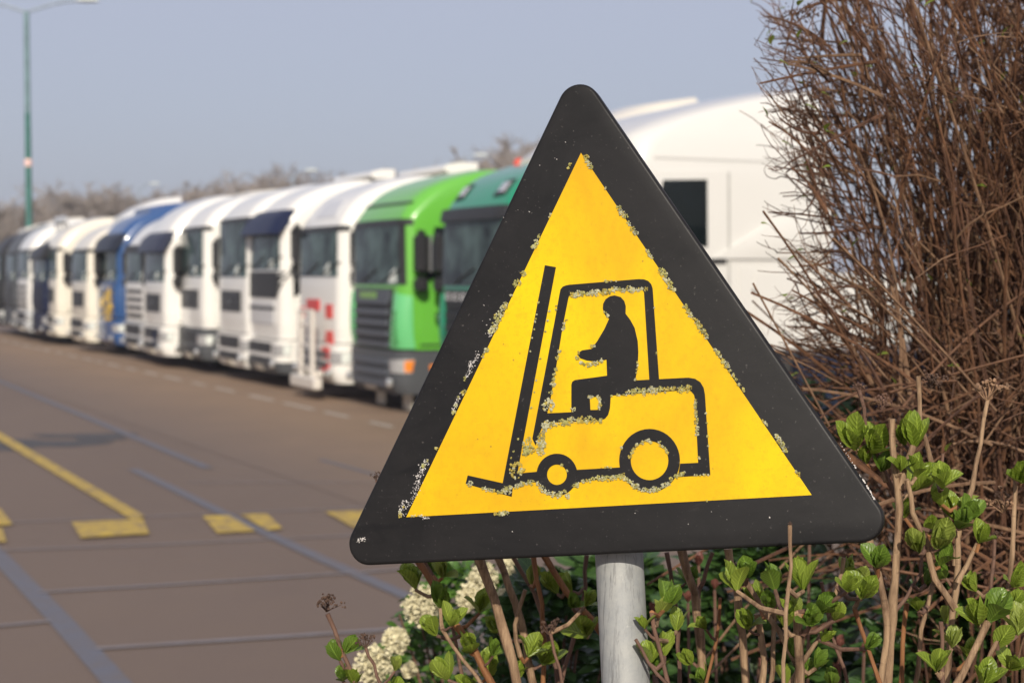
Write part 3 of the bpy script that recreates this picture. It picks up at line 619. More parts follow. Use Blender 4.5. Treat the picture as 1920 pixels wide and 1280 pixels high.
def put_tree(x, y, s, k):
    pr = protos[k]
    if not pr[1]: t_ = pr[0]; pr[1] = True
    else:
        t_ = pr[0].copy(); COL.objects.link(t_)
        for ch in pr[0].children: c = ch.copy(); COL.objects.link(c); c.parent = t_
    t_.location = (x, y, 0); t_.scale = (s * 1.25, s * 1.25, s); t_.rotation_euler = (0, 0, R2.uniform(0, 6)); tag(t_, TREE_LB, 'tree', 'bare trees beyond the truck park')
for i in range(64):
    px = -60 + i * 18.5 + R2.uniform(-12, 12); Y = R2.uniform(135, 185) if px < 640 else R2.uniform(118, 160)
    # skyline measured in the photo
    top = np.interp(px, [-60, 0, 60, 150, 250, 340, 430, 520, 600, 700, 800, 880, 940, 1000, 1100, 1200], [360, 365, 358, 335, 352, 345, 332, 312, 325, 330, 316, 285, 250, 255, 290, 310]) + R2.uniform(-10, 12)
    H = CAM_H + (512 - top) / F_PX * Y; q = at(px, 500, Y); put_tree(q.x, Y, H / protos[i % 4][2], i % 4)

# ------------------------------------------------------------------ spring haze
def mk_haze():
    m = bpy.data.materials.new('haze_air'); m.use_nodes = True; t = m.node_tree; t.nodes.clear()
    v = t.nodes.new('ShaderNodeVolumePrincipled'); v.inputs['Color'].default_value = (.80, .86, .97, 1); v.inputs['Density'].default_value = 0.0006; v.inputs['Anisotropy'].default_value = 0.0
    o = t.nodes.new('ShaderNodeOutputMaterial'); t.links.new(v.outputs[0], o.inputs['Volume']); return m
hz = MB(); hz.box((0, 470, 8.0), (1700, 1080, 18.0)); hzo = hz.build('haze', mk_haze(), None, False, 'stuff')
# ------------------------------------------------------------------ the warning sign
A_ = Vector(CAMP + ray(1089.5, 287).normalized() * 1.8265); B_ = Vector(CAMP + ray(762, 969).normalized() * 1.8471); C_ = Vector(CAMP + ray(1521.9, 927.5).normalized() * 1.7405)
E1 = (C_ - B_).normalized(); E3 = (C_ - B_).cross(A_ - B_).normalized(); E2 = E3.cross(E1)
CEN = (A_ + B_ + C_) / 3
ROOT = CEN + E2 * -((CEN.z - .7) / E2.z) - E3 * .062 - E1 * .007; ROOT.z = .7
sign = empty('warning_sign', ROOT); tag(sign, 'triangular black and yellow forklift warning sign on a grey steel post, spotted with lichen', 'warning sign')
def SP(a, b, h=0.0): return CEN + E1 * a + E2 * b + E3 * h - ROOT
def unp(px, py, h=0.0):
    r = ray(px, py); o = CEN + E3 * h; t = (o - CAMP).dot(E3) / r.dot(E3); d = CAMP + r * t - o; return (d.dot(E1), d.dot(E2))
SIDE = (C_ - B_).length
def rtri(inset, rad, n=14):
    # rounded triangle: yellow triangle grown by -inset
    rin = SIDE / (2 * math.sqrt(3)) - inset; pts = []
    for k in range(3):
        w = math.radians(90 + 120 * k); d = 2 * (rin - rad); c = (d * math.cos(w), d * math.sin(w))
        for i in range(n + 1):
            t = w - math.radians(60) + math.radians(120) * i / n; pts.append((c[0] + rad * math.cos(t), c[1] + rad * math.sin(t)))
    return pts
OFF = -0.0525; RAD = 0.0245
def mk_black():
    m, t, b = nodes('black_sign_enamel'); setp(b, (0.03, 0.028, 0.028), 0.42, spec=0.17)
    f1 = tex(t, 9, 7, 0.7, vscale=(1, 1, 1.6), dist=.5); f2 = tex(t, 260, 3, 0.6); f3 = tex(t, 5.5, 5, .6, vscale=(1, 1, 3.2), dist=1.2)
    c = ramp(t, f1, [(0.3, (0.0080, 0.0080, 0.0088)), (0.72, (0.0195, 0.0185, 0.0188))])
    c = mixc(t, ramp(t, f3, [(0.60, (0, 0, 0)), (0.72, (0.8, 0.8, 0.8))]), c, (0.009, 0.009, 0.010))
    c = mixc(t, ramp(t, f2, [(0.66, (0, 0, 0)), (0.78, (0.55, 0.55, 0.55))]), c, (0.16, 0.15, 0.14))
    f4 = tex(t, 30, 5, .7, vscale=(.25, 1, 1), dist=1.5)
    c = mixc(t, ramp(t, f4, [(0.66, (0, 0, 0)), (0.80, (0.5, 0.5, 0.5))]), c, (0.06, 0.056, 0.052))
    t.links.new(c, b.inputs['Base Color']); t.links.new(ramp(t, f1, [(0.3, (0.5,) * 3), (0.7, (0.36,) * 3)]), b.inputs['Roughness']); bump(t, b, f2, 0.06, .001); return m
def mk_yellow():
    m, t, b = nodes('yellow_sign_film'); setp(b, (0.75, 0.42, 0.01), 0.5, spec=0.18)
    f1 = tex(t, 4.2, 6, 0.6, vscale=(1, 1, .6), dist=.4); f2 = tex(t, 130, 4, 0.7); f3 = tex(t, 420, 2, .5)
    c = ramp(t, f1, [(0.38, (0.74, 0.512, 0.002)), (0.64, (0.60, 0.335, 0.006))])
    c = mixc(t, ramp(t, f2, [(0.50, (0, 0, 0)), (0.78, (0.55, 0.55, 0.55))]), c, (0.50, 0.30, 0.008))
    c = mixc(t, ramp(t, f3, [(0.62, (0, 0, 0)), (0.76, (0.5, 0.5, 0.5))]), c, (0.44, 0.28, 0.02))
    v = t.nodes.new('ShaderNodeTexVoronoi'); v.inputs['Scale'].default_value = 42; tc = t.nodes.new('ShaderNodeTexCoord'); t.links.new(tc.outputs['Object'], v.inputs['Vector'])
    c = mixc(t, ramp(t, v.outputs['Distance'], [(0.03, (.7, .7, .7)), (0.06, (0, 0, 0))]), c, (0.22, 0.13, 0.03))
    t.links.new(c, b.inputs['Base Color']); return m
def mk_post():
    m, t, b = nodes('galvanised_steel'); setp(b, (0.5, 0.5, 0.48), 0.55, metal=0.1)
    f1 = tex(t, 26, 6, 0.7, vscale=(1, 1, .25)); f2 = tex(t, 45, 7, .75); f3 = tex(t, 260, 3, .8, vscale=(1, 1, .012)); f4 = tex(t, 16, 3, .5, vscale=(1, 1, .12)); f5 = tex(t, 160, 4, .8)
    c = ramp(t, f2, [(0.30, (0.26, 0.274, 0.278)), (0.70, (0.375, 0.376, 0.355))])
    c = mixc(t, ramp(t, f1, [(0.45, (0, 0, 0)), (0.8, (0.45, 0.45, 0.45))]), c, (0.245, 0.25, 0.25))
    ln = mixc(t, 1.0, ramp(t, f3, [(0.52, (0, 0, 0)), (0.60, (1, 1, 1))]), ramp(t, f4, [(0.46, (0, 0, 0)), (0.60, (.8, .8, .8))]), 'MULTIPLY')
    c = mixc(t, ln, c, (0.13, 0.13, 0.13)); c = mixc(t, ramp(t, f5, [(0.64, (0, 0, 0)), (0.74, (.7, .7, .7))]), c, (0.48, 0.48, 0.46))
    t.links.new(c, b.inputs['Base Color']); bump(t, b, f2, .12, .002); return m
M['sign_black'] = mk_black(); M['sign_yellow'] = mk_yellow(); M['post'] = mk_post()
M['lichen'] = noisy('lichen', (0.32, 0.30, 0.10), 0.95, 170, 0.55, 0.5); M['lichen2'] = noisy('grey_lichen', (0.40, 0.39, 0.25), 0.95, 170, 0.4, 0.5); M['lichen3'] = noisy('mustard_lichen', (0.37, 0.29, 0.06), 0.95, 170, 0.4, 0.5)
M['chip'] = noisy('chip_and_fleck_metal', (0.66, 0.62, 0.58), 0.35, 200, 0.3, metal=0.3)
mb = MB(); prof = [(.0040, 0.0), (.0026, -.0002), (.0014, -.0008), (.0006, -.0017), (.0001, -.0030), (0, -.0040), (.0, -.0190), (.0010, -.0200)]
rings = [[SP(a, b, h) for a, b in rtri(OFF + i_, RAD - i_)] for i_, h in prof]; k = len(rings[0]); vs = [p for r_ in rings for p in r_]; fs = [tuple(range(k))]
for i in range(len(prof) - 1):
    for j in range(k): fs.append((i * k + j, (i + 1) * k + j, (i + 1) * k + (j + 1) % k, i * k + (j + 1) % k))
fs.append(tuple(range(len(prof) * k - 1, (len(prof) - 1) * k - 1, -1))); mb.add(vs, fs); mb.build('plate', M['sign_black'], sign, ang=30)
tri = [(q.dot(E1), q.dot(E2)) for q in (B_ - CEN, C_ - CEN, A_ - CEN)]
mb = MB(); mb.prism(tri, 0.0, 0.0006, SP); mb.build('yellow_panel', M['sign_yellow'], sign, False)
# pictogram outlines measured on the sign plane (zoomed picture units -> sign plane)
def K(cx, cy): return unp(840 + cx / 2.461, 440 + cy / 2.461)
def arc(cx, cy, r, a0, a1, n=10, ry=None): return [(cx + r * math.cos(math.radians(a0 + (a1 - a0) * i / n)), cy + (ry or r) * math.sin(math.radians(a0 + (a1 - a0) * i / n))) for i in range(n + 1)]
PIC = []
PIC.append([(448, 141), (499, 150), (348, 950), (322, 1098), (300, 1165), (295, 1208), (82, 1148), (92, 1109), (253, 1145)])                                   # mast and fork
PIC.append([(515, 275)] + [(520, 252), (530, 240), (545, 234), (560, 231)] + [(880, 205)] + [(905, 206), (925, 214), (938, 228), (945, 248)] + [(975, 672), (930, 676), (905, 266), (898, 254), (885, 250), (575, 276), (560, 282), (556, 295), (530, 425), (495, 640), (468, 790), (452, 850), (430, 900), (405, 972), (390, 940), (455, 600), (498, 372)])   # roof frame
PIC.append([(440, 824), (570, 818), (570, 692), (574, 678), (586, 670), (734, 650), (868, 672), (866, 735), (752, 742), (700, 746), (655, 750), (658, 808), (692, 807), (700, 746), (752, 742), (748, 800), (740, 830), (726, 848), (706, 856), (440, 868)])        # seat and footwell
PIC.append([(770, 280), (748, 284), (728, 298), (717, 318), (715, 340), (720, 360), (730, 376), (744, 388), (722, 436), (690, 490), (662, 527), (620, 533), (604, 543), (601, 556), (612, 570), (640, 580), (690, 587), (718, 580), (732, 576), (735, 655), (868, 678), (866, 664), (876, 612), (879, 540), (876, 490), (862, 430), (842, 393), (820, 364), (821, 330), (814, 306), (798, 288)])  # driver
PIC.append([(862, 672), (930, 668), (1110, 659), (1140, 664), (1165, 680), (1180, 705), (1186, 735), (1211, 1108), (1062, 1117), (1072, 1055), (1155, 1051), (1141, 762), (1136, 738), (1122, 722), (1105, 716), (845, 735), (800, 742)])   # body
PIC.append([(588, 1084), (802, 1072), (812, 1118), (700, 1128), (574, 1146)])
PIC.append([(318, 1102), (350, 1098), (414, 1092), (440, 1140), (385, 1142), (300, 1166)])
mb = MB()
for i, pl in enumerate(PIC):
    pts = [K(*q) for q in pl]
    mb.prism(pts, 0.0004, 0.00085 + i * .00004, SP)
for (cx, cy, ro, roy, ri, riy, h) in ((931, 1041, 140, 146, 87, 90, .0013), (504, 1106, 94, 97, 46, 47, .0014)):
    n = 40; vs = []
    for i in range(n):
        c_, s_ = math.cos(2 * math.pi * i / n), math.sin(2 * math.pi * i / n)
        a = K(cx + ro * c_, cy + roy * s_); b = K(cx + ri * c_, cy + riy * s_); vs += [SP(*a, h), SP(*b, h), SP(*a, .0003), SP(*b, .0003)]
    fs = []
    for i in range(n):
        j = (i + 1) % n; fs += [(4 * i, 4 * j, 4 * j + 1, 4 * i + 1), (4 * i, 4 * i + 2, 4 * j + 2, 4 * j), (4 * i + 1, 4 * j + 1, 4 * j + 3, 4 * i + 3)]
    mb.add(vs, fs)
mb.build('forklift_pictogram', M['sign_black'], sign, False)
# yellow hubs sit inside the wheel rings; the panel shows through
mb = MB(); ax = E2; o = SP(.005, -.1, -.0225 - .006 - .0275)
pb = Vector((0, 0, 0)); 
mb.tube([pb + (SP(0.006, .16, -.0565) - pb) * u for u in np.linspace(0, 1, 5)], .0273, 28); post = mb.build('post', M['post'], sign)
mb = MB()
for bq in (-.08, .08):
    c = SP(.001, bq, -.0565); mb.tube([c - E2 * .015, c + E2 * .015], .031, 20); mb.box(SP(.001, bq, -.027), (.09, .008, .03), rot=Matrix((E1, -E3, E2)).transposed())
mb.build('clamp', M['galv_grey'], sign)
# lichen crusts
lic = MB(); R3 = random.Random(11)
def crust(px, py, r, n=None):
    a0, b0 = unp(px, py, .0008); r_m = r / 1640.0; r *= 1.18; n = n or max(6, int((r * 1.5) ** 1.42))
    mi0 = R3.choice((0, 0, 1, 1, 2))
    for _ in range(n):
        w = R3.uniform(0, 6.283); q = r_m * math.sqrt(R3.random()); s = R3.uniform(.0005, .00125) * (1.2 if r > 9 else .85); a = a0 + q * math.cos(w); b = b0 + q * math.sin(w)
        V, Fc = ico(2 if s > .0013 else 1); sx, sy, sz = R3.uniform(.7, 1.5), R3.uniform(.7, 1.5), R3.uniform(.55, 1.1); rz = R3.uniform(0, 3.1); cr, sr = math.cos(rz), math.sin(rz); vs = []
        for v in V:
            jj = 1 + R3.uniform(-.25, .25); x, y, z = v.x * sx * jj, v.y * sy * jj, v.z * sz * jj; vs.append(SP(a + s * (x * cr - y * sr), b + s * (x * sr + y * cr), .0010 + s * (z * .9 + .35)))
        lic.add(vs, Fc, mi0 if R3.random() < .75 else R3.choice((0, 1, 2)))
def crustline(pts, w, dens=1.0, gap=0.0):
    for (x0, y0), (x1, y1) in zip(pts, pts[1:]):
        L_ = math.hypot(x1 - x0, y1 - y0); st = max(3.0, w * .55) / dens; m = max(1, int(L_ / st))
        for i in range(m):
            if R3.random() < gap: continue
            u = (i + R3.random()) / m; crust(x0 + (x1 - x0) * u + R3.uniform(-.22, .22) * w, y0 + (y1 - y0) * u + R3.uniform(-.22, .22) * w, w * R3.uniform(.28, .62))
def c5(*pts): return [(840 + a / 2.461, 440 + b / 2.461) for a, b in pts]
for args in ((c5((560, 280), (700, 265), (770, 252), (915, 252)), 11, 1.0, .02), (c5((545, 385), (528, 450)), 8, 1, .2), (c5((526, 470), (510, 540), (508, 580)), 8, .9, .25), (c5((498, 610), (484, 690), (472, 745)), 8, .9, .2),
             (c5((825, 725), (960, 718), (1112, 710)), 13, 1.1, 0), (c5((752, 742), (825, 738)), 4, .7, .3), (c5((440, 880), (540, 862), (630, 855), (705, 862)), 14, 1.1, .05), (c5((438, 890), (440, 940), (428, 990)), 15, 1.1, 0), (c5((335, 985), (380, 992), (440, 1000)), 15, 1.1, 0), (c5((345, 960), (380, 950)), 10, 1, .1),
             (c5((1140, 755), (1148, 850), (1150, 920)), 6.5, .9, .15), (c5((1158, 1020), (1160, 1040)), 5, 1, 0), (c5(*arc(931, 1041, 90, 190, 350, 12)), 6.5, 1, .15), (c5(*arc(504, 1106, 50, 225, 345, 6)), 5, .8, .3),
             (c5(*arc(931, 1041, 136, 150, 45, 10)), 8.5, 1, .05), (c5((1030, 1130), (1065, 1105), (1100, 1098)), 8, 1, 0), (c5((575, 1165), (610, 1140), (690, 1125), (800, 1115), (835, 1140)), 9, 1, .05), (c5((300, 1168), (340, 1145), (390, 1142)), 9, 1, .05), (c5((412, 1142), (445, 1175), (480, 1200), (550, 1198)), 11, 1, .05), (c5((540, 1175), (555, 1210)), 10, 1, 0),
             (c5((95, 1140), (110, 1155)), 10, 1.2, 0), (c5((150, 1165), (220, 1182), (290, 1192)), 7, .9, .2), (c5((250, 1175), (300, 1165)), 9, 1, .1), (c5((590, 565), (612, 592), (650, 600), (720, 580)), 8, 1, .1), (c5((718, 325), (724, 360), (742, 380)), 5, .9, .2), (c5((660, 520), (676, 510)), 6, 1, 0), (c5((605, 540), (600, 555)), 5, 1, 0),
             (c5((650, 748), (700, 745), (700, 780), (695, 808)), 5.5, 1, .1), (c5((570, 795), (582, 805)), 7, 1, 0), (c5((720, 215), (780, 215)), 4, .7, .3), (c5((500, 320), (498, 400)), 3, .4, .5), (c5((440, 200), (360, 640)), 2.4, .35, .75), (c5((470, 340), (385, 800)), 2.4, .4, .7), (c5((350, 870), (290, 1040)), 3, .6, .6), (c5((950, 330), (965, 560)), 2.4, .3, .7), (c5((878, 560), (866, 670)), 3, .6, .4), (c5((1188, 760), (1200, 990)), 2.6, .35, .7), (c5((1110, 1110), (1205, 1108)), 3.2, .8, .3), (c5((720, 1075), (750, 1072)), 4, 1, 0), (c5((800, 1000), (806, 970)), 4, .8, .2),
             ([(1012, 440), (1000, 466)], 10, 1, .05), ([(982, 512), (966, 538)], 12, 1, .05), ([(958, 552), (944, 580)], 10, 1, .05), ([(942, 585), (930, 604), (920, 632)], 13, 1, .05), ([(914, 652), (904, 668)], 10, .9, .1), ([(878, 700), (868, 714)], 6, .9, .3), ([(872, 732), (860, 744)], 9, 1, 0), ([(856, 758), (852, 776)], 8, .8, .3), ([(822, 834), (818, 840)], 9, 1, 0), ([(800, 862), (790, 880)], 7, .6, .4), ([(756, 948), (750, 968)], 7, .8, .3), ([(770, 967), (800, 966)], 4, .8, .4), ([(930, 962), (955, 960)], 9, 1, .05), ([(1440, 932), (1300, 940)], 1.8, .1, .8), ([(1032, 400), (1029, 410)], 3, 1, .2), ([(1070, 305), (1064, 318)], 4, 1, .1),
             ([(1098, 292), (1108, 314)], 9, 1.1, 0), ([(1122, 336), (1138, 358)], 6, .8, .3), ([(1160, 388), (1172, 406)], 9, 1.1, 0), ([(1174, 412), (1192, 440)], 8, 1, .1), ([(1212, 468), (1224, 488)], 6.5, .9, .1), ([(1240, 508), (1252, 530), (1268, 545)], 11, 1.1, 0), ([(1284, 572), (1302, 600)], 8, 1, .1), ([(1304, 598), (1326, 632)], 9, 1.1, 0), ([(1340, 655), (1366, 690)], 8, 1.1, .05), ([(1368, 695), (1400, 740)], 5, .8, .3), ([(1432, 788), (1438, 796)], 5, 1, 0), ([(1452, 814), (1474, 846)], 8, 1, .05), ([(1494, 880), (1500, 894)], 7.5, 1, 0)):
    crustline(*args)
x, y = c5((318, 1085))[0]; crust(x, y, 15, 60)
x, y = c5((465, 788))[0]; crust(x, y, 12, 42)
lic.build('lichen', [M['lichen'], M['lichen2'], M['lichen3']], sign, kind='stuff')
# bare-metal chips along the left border of the film, pale flecks along the right edge
ch = MB()
def chips(pts, w, n):
    for _ in range(n):
        u = R3.random() * (len(pts) - 1); i = int(u); f = u - i; x = pts[i][0] + (pts[i + 1][0] - pts[i][0]) * f + R3.gauss(0, w * .4); y = pts[i][1] + (pts[i + 1][1] - pts[i][1]) * f + R3.gauss(0, w * .4)
        a, b = unp(x, y); s = R3.uniform(.00022, .00095); m = R3.randint(5, 7); pl = [(a + s * R3.uniform(.3, 1.2) * math.cos(6.283 * i_ / m), b + s * R3.uniform(.3, 1.4) * math.sin(6.283 * i_ / m)) for i_ in range(m)]
        h = R3.uniform(.0009, .0013); ch.prism(pl, .0001, h, SP)
chips([(922, 618), (914, 630)], 6, 18); chips([(898, 660), (876, 705)], 6, 70); chips([(884, 676), (880, 690)], 5, 30); chips([(862, 740), (848, 775)], 5, 40); chips([(800, 862), (786, 895)], 9, 80); chips([(786, 900), (770, 945)], 8, 60); chips([(762, 940), (752, 965)], 9, 60); chips([(770, 968), (806, 970)], 5, 26); chips([(672, 1012), (685, 1010)], 5, 34)
chips([(1640, 935), (1618, 898)], 1.5, 60); chips([(1618, 898), (1575, 830)], 1.2, 22); chips([(1450, 960), (700, 1000)], 30, 6); chips([(1060, 260), (960, 420)], 26, 7); chips([(905, 555), (915, 610)], 12, 6)
ch.build('chips_and_edge_flecks', M['chip'], sign, False, kind='stuff')

# ------------------------------------------------------------------ planting bed (a raised mulched bed round the sign)
bed = MB(); BZ = .7
out = [(-.35, 1.0), (-.45, 4.0), (-.55, 6.2), (.1, 8.2), (1.6, 8.8), (5.5, 7.2), (7.5, 4.0), (7.0, 1.0), (3, -1.5), (0, -1.2)]
n = len(out); cx, cy = 2.4, 3.6; vs = []
for sc, z in ((1.0, 0.0), (1.0, .14), (.985, .15), (.90, .55), (.82, BZ), (.4, BZ + .03)): vs += [(cx + (x - cx) * sc, cy + (y - cy) * sc, z) for x, y in out]
fs = [(i * n + j, i * n + (j + 1) % n, (i + 1) * n + (j + 1) % n, (i + 1) * n + j) for i in range(5) for j in range(n)] + [tuple(range(5 * n, 6 * n))]
bed.add(vs, fs); struct('planting_bed', bed, M['soil'], True)

# ------------------------------------------------------------------ plants
def mk_leaf(name, c0, c1, trans=.25, rough=.38):
    m, t, b = nodes(name); setp(b, c0, rough, spec=.5)
    f = tex(t, 25, 4); c = ramp(t, f, [(0.3, c0), (0.7, c1)])
    at_ = t.nodes.new('ShaderNodeAttribute'); at_.attribute_name = 'leafuv'
    sx = t.nodes.new('ShaderNodeSeparateXYZ'); t.links.new(at_.outputs['Vector'], sx.inputs[0])
    # side veins: oblique stripes running from the midrib
    ab = t.nodes.new('ShaderNodeMath'); ab.operation = 'ABSOLUTE'; t.links.new(sx.outputs[0], ab.inputs[0])
    mu = t.nodes.new('ShaderNodeMath'); mu.operation = 'MULTIPLY_ADD'; t.links.new(ab.outputs[0], mu.inputs[0]); mu.inputs[1].default_value = -.30; t.links.new(sx.outputs[1], mu.inputs[2])
    sn = t.nodes.new('ShaderNodeMath'); sn.operation = 'MULTIPLY'; t.links.new(mu.outputs[0], sn.inputs[0]); sn.inputs[1].default_value = 50
    si = t.nodes.new('ShaderNodeMath'); si.operation = 'SINE'; t.links.new(sn.outputs[0], si.inputs[0])
    vein = ramp(t, si.outputs[0], [(0.70, (0, 0, 0)), (1.0, (.45, .45, .45))])
    mid = ramp(t, ab.outputs[0], [(0.03, (.7, .7, .7)), (0.10, (0, 0, 0))])
    c = mixc(t, vein, c, tuple(min(1, x * 1.7) for x in c1)); c = mixc(t, mid, c, tuple(min(1, x * 1.9) for x in c1))
    t.links.new(c, b.inputs['Base Color']); bump(t, b, si.outputs[0], .25, .0012)
    tr = t.nodes.new('ShaderNodeBsdfTranslucent'); t.links.new(c, tr.inputs[0]); ms = t.nodes.new('ShaderNodeMixShader'); ms.inputs[0].default_value = trans
    o = t.nodes['Material Output']; t.links.new(b.outputs[0], ms.inputs[1]); t.links.new(tr.outputs[0], ms.inputs[2]); t.links.new(ms.outputs[0], o.inputs[0]); return m
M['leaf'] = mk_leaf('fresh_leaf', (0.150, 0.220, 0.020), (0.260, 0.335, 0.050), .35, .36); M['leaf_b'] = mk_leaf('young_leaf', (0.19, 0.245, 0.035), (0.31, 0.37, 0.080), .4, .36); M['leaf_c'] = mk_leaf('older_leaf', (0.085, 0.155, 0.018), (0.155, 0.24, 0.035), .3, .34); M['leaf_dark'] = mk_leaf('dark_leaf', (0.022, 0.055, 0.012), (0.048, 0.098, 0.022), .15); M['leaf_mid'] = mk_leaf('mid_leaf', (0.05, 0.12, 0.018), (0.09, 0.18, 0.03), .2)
def mk_bark(name, a, b_):
    m, t, b = nodes(name); setp(b, a, .75); f = tex(t, 85, 6, .75, vscale=(1, 1, .16)); f2 = tex(t, 10, 3)
    c = ramp(t, f, [(0.36, a), (0.62, b_)]); c = mixc(t, ramp(t, f2, [(.4, (0, 0, 0)), (.75, (.5, .5, .5))]), c, c2(a, .6)); f6 = tex(t, 55, 4, .7, vscale=(.3, .3, 1)); c = mixc(t, ramp(t, f6, [(.60, (0, 0, 0)), (.70, (.75, .75, .75))]), c, c2(a, .55)); t.links.new(c, b.inputs['Base Color']); bump(t, b, f, .5, .002); return m
M['tan'] = mk_bark('tan_stem_bark', (0.115, 0.062, 0.032), (0.40, 0.265, 0.155)); M['orange_stem'] = mk_bark('orange_stem_bark', (0.17, 0.065, 0.022), (0.32, 0.145, 0.055)); M['brown_stem'] = mk_bark('brown_stem_bark', (0.09, 0.045, 0.030), (0.19, 0.105, 0.07))
M['deadflower'] = noisy('dead_flower', (0.075, 0.042, 0.028), .9, 60, .5); M['drytan'] = noisy('dry_tan', (0.22, 0.13, 0.075), .9, 60, .5)
M['tw_a'] = mk_bark('shrub_twig_brown', (0.046, 0.019, 0.010), (0.125, 0.056, 0.028)); M['tw_b'] = mk_bark('shrub_twig_rust', (0.068, 0.028, 0.012), (0.170, 0.078, 0.035)); M['tw_c'] = mk_bark('shrub_twig_tan', (0.11, 0.058, 0.030), (0.24, 0.14, 0.078))
class LB(MB):
    def __init__(s): super().__init__(); s.luv = []
    def add(s, vs, fs, mi=0, uv=None):
        super().add(vs, fs, mi); s.luv += uv if uv else [(0.5, 0.0, 0.0)] * len(vs)
    def build(s, *a, **k):
        o = super().build(*a, **k)
        if len(o.data.vertices) == len(s.luv):
            at_ = o.data.attributes.new('leafuv', 'FLOAT_VECTOR', 'POINT'); at_.data.foreach_set('vector', [c for u in s.luv for c in u])
        return o
def leaf(mb, base, d, up, L, w, curl=.5, fold=.35, nu=4, nv=9, serr=True, mi=0, R_=random):
    # d: growing direction, up: the leaf's upper side
    d = d.normalized(); side = d.cross(up)
    if side.length < 1e-4: side = d.orthogonal()
    side.normalize(); up = side.cross(d).normalized(); vs = []; uv = []
    for j in range(nv + 1):
        v = j / nv; ang = curl * v; c = d * (L * (math.sin(ang) / curl if abs(curl) > .02 else v)) - up * (L * ((1 - math.cos(ang)) / curl if abs(curl) > .02 else 0))
        ww = w * (math.sin(math.pi * (v ** 1.18)) ** .62 if 0 < v < 1 else (.10 if v == 0 else .02))
        if serr: ww *= 1 + (.05 if j % 2 else -.03)
        nn = up * math.cos(ang) + d * math.sin(ang)
        for i in range(nu + 1):
            s = 2 * i / nu - 1; vs.append(base + c + side * (ww * s) + nn * (fold * ww * abs(s) + R_.uniform(-.03, .03) * w)); uv.append((s, v, 0.0))
    k = nu + 1; fs = [(j * k + i, j * k + i + 1, (j + 1) * k + i + 1, (j + 1) * k + i) for j in range(nv) for i in range(nu)]
    mb.add(vs, fs, mi, uv)
R4 = random.Random(21)
def leaf_cluster(origin, base, ax, size, parent, mat=None, n=None):
    mb = LB(); ax = ax.normalized(); a = ax.orthogonal().normalized(); b = ax.cross(a); w0 = R4.uniform(0, 6.28); n = n or R4.randint(7, 10); size *= .92; mat = mat or M[R4.choice(('leaf', 'leaf', 'leaf_b', 'leaf_c'))]
    for i in range(n):
        lv = i // 2; w = w0 + (i % 2) * math.pi + lv * math.pi / 2 + R4.uniform(-.25, .25); rad = a * math.cos(w) + b * math.sin(w)
        op = (.62, .40, .26, .14)[min(lv, 3)] * R4.uniform(.5, 1.35); d = ax * math.cos(op) + rad * math.sin(op); up = ax * math.sin(op) - rad * math.cos(op)
        L = size * (.95, .9, .75, .5)[min(lv, 3)] * R4.uniform(.85, 1.15); leaf(mb, base + ax * size * .06 * lv - origin, d, up, L, L * R4.uniform(.27, .36), R4.uniform(-.9, .8) if lv == 0 else R4.uniform(-1.0, .1), R4.uniform(.15, .55), R_=R4)
    return mb.build('leaf_cluster', mat or M['leaf'], parent, ang=80)
def flower_head(origin, p, ax, size, parent, mat=None):
    mb = MB(); ax = ax.normalized(); a = ax.orthogonal().normalized(); b = ax.cross(a)
    for i in range(13):
        w = R4.uniform(0, 6.283); op = R4.uniform(.1, 1.05); d = ax * math.cos(op) + (a * math.cos(w) + b * math.sin(w)) * math.sin(op); L = size * R4.uniform(.55, 1.05); q = p - origin; P = [q]
        for s in range(3): d = (d + Vector((R4.uniform(-.3, .3), R4.uniform(-.3, .3), R4.uniform(-.1, .25)))).normalized(); q = q + d * L / 3; P.append(q)
        mb.tube(P, [size * .045, size * .035, size * .025, size * .02], 4)
        for s in range(4):
            V, Fc = ico(1); c = q + Vector((R4.uniform(-1, 1), R4.uniform(-1, 1), R4.uniform(-1, 1))) * size * .16; r = size * R4.uniform(.05, .11); mb.add([c + v * r * R4.uniform(.6, 1.3) for v in V], Fc)
    return mb.build('flower_head', mat or M['deadflower'], parent)
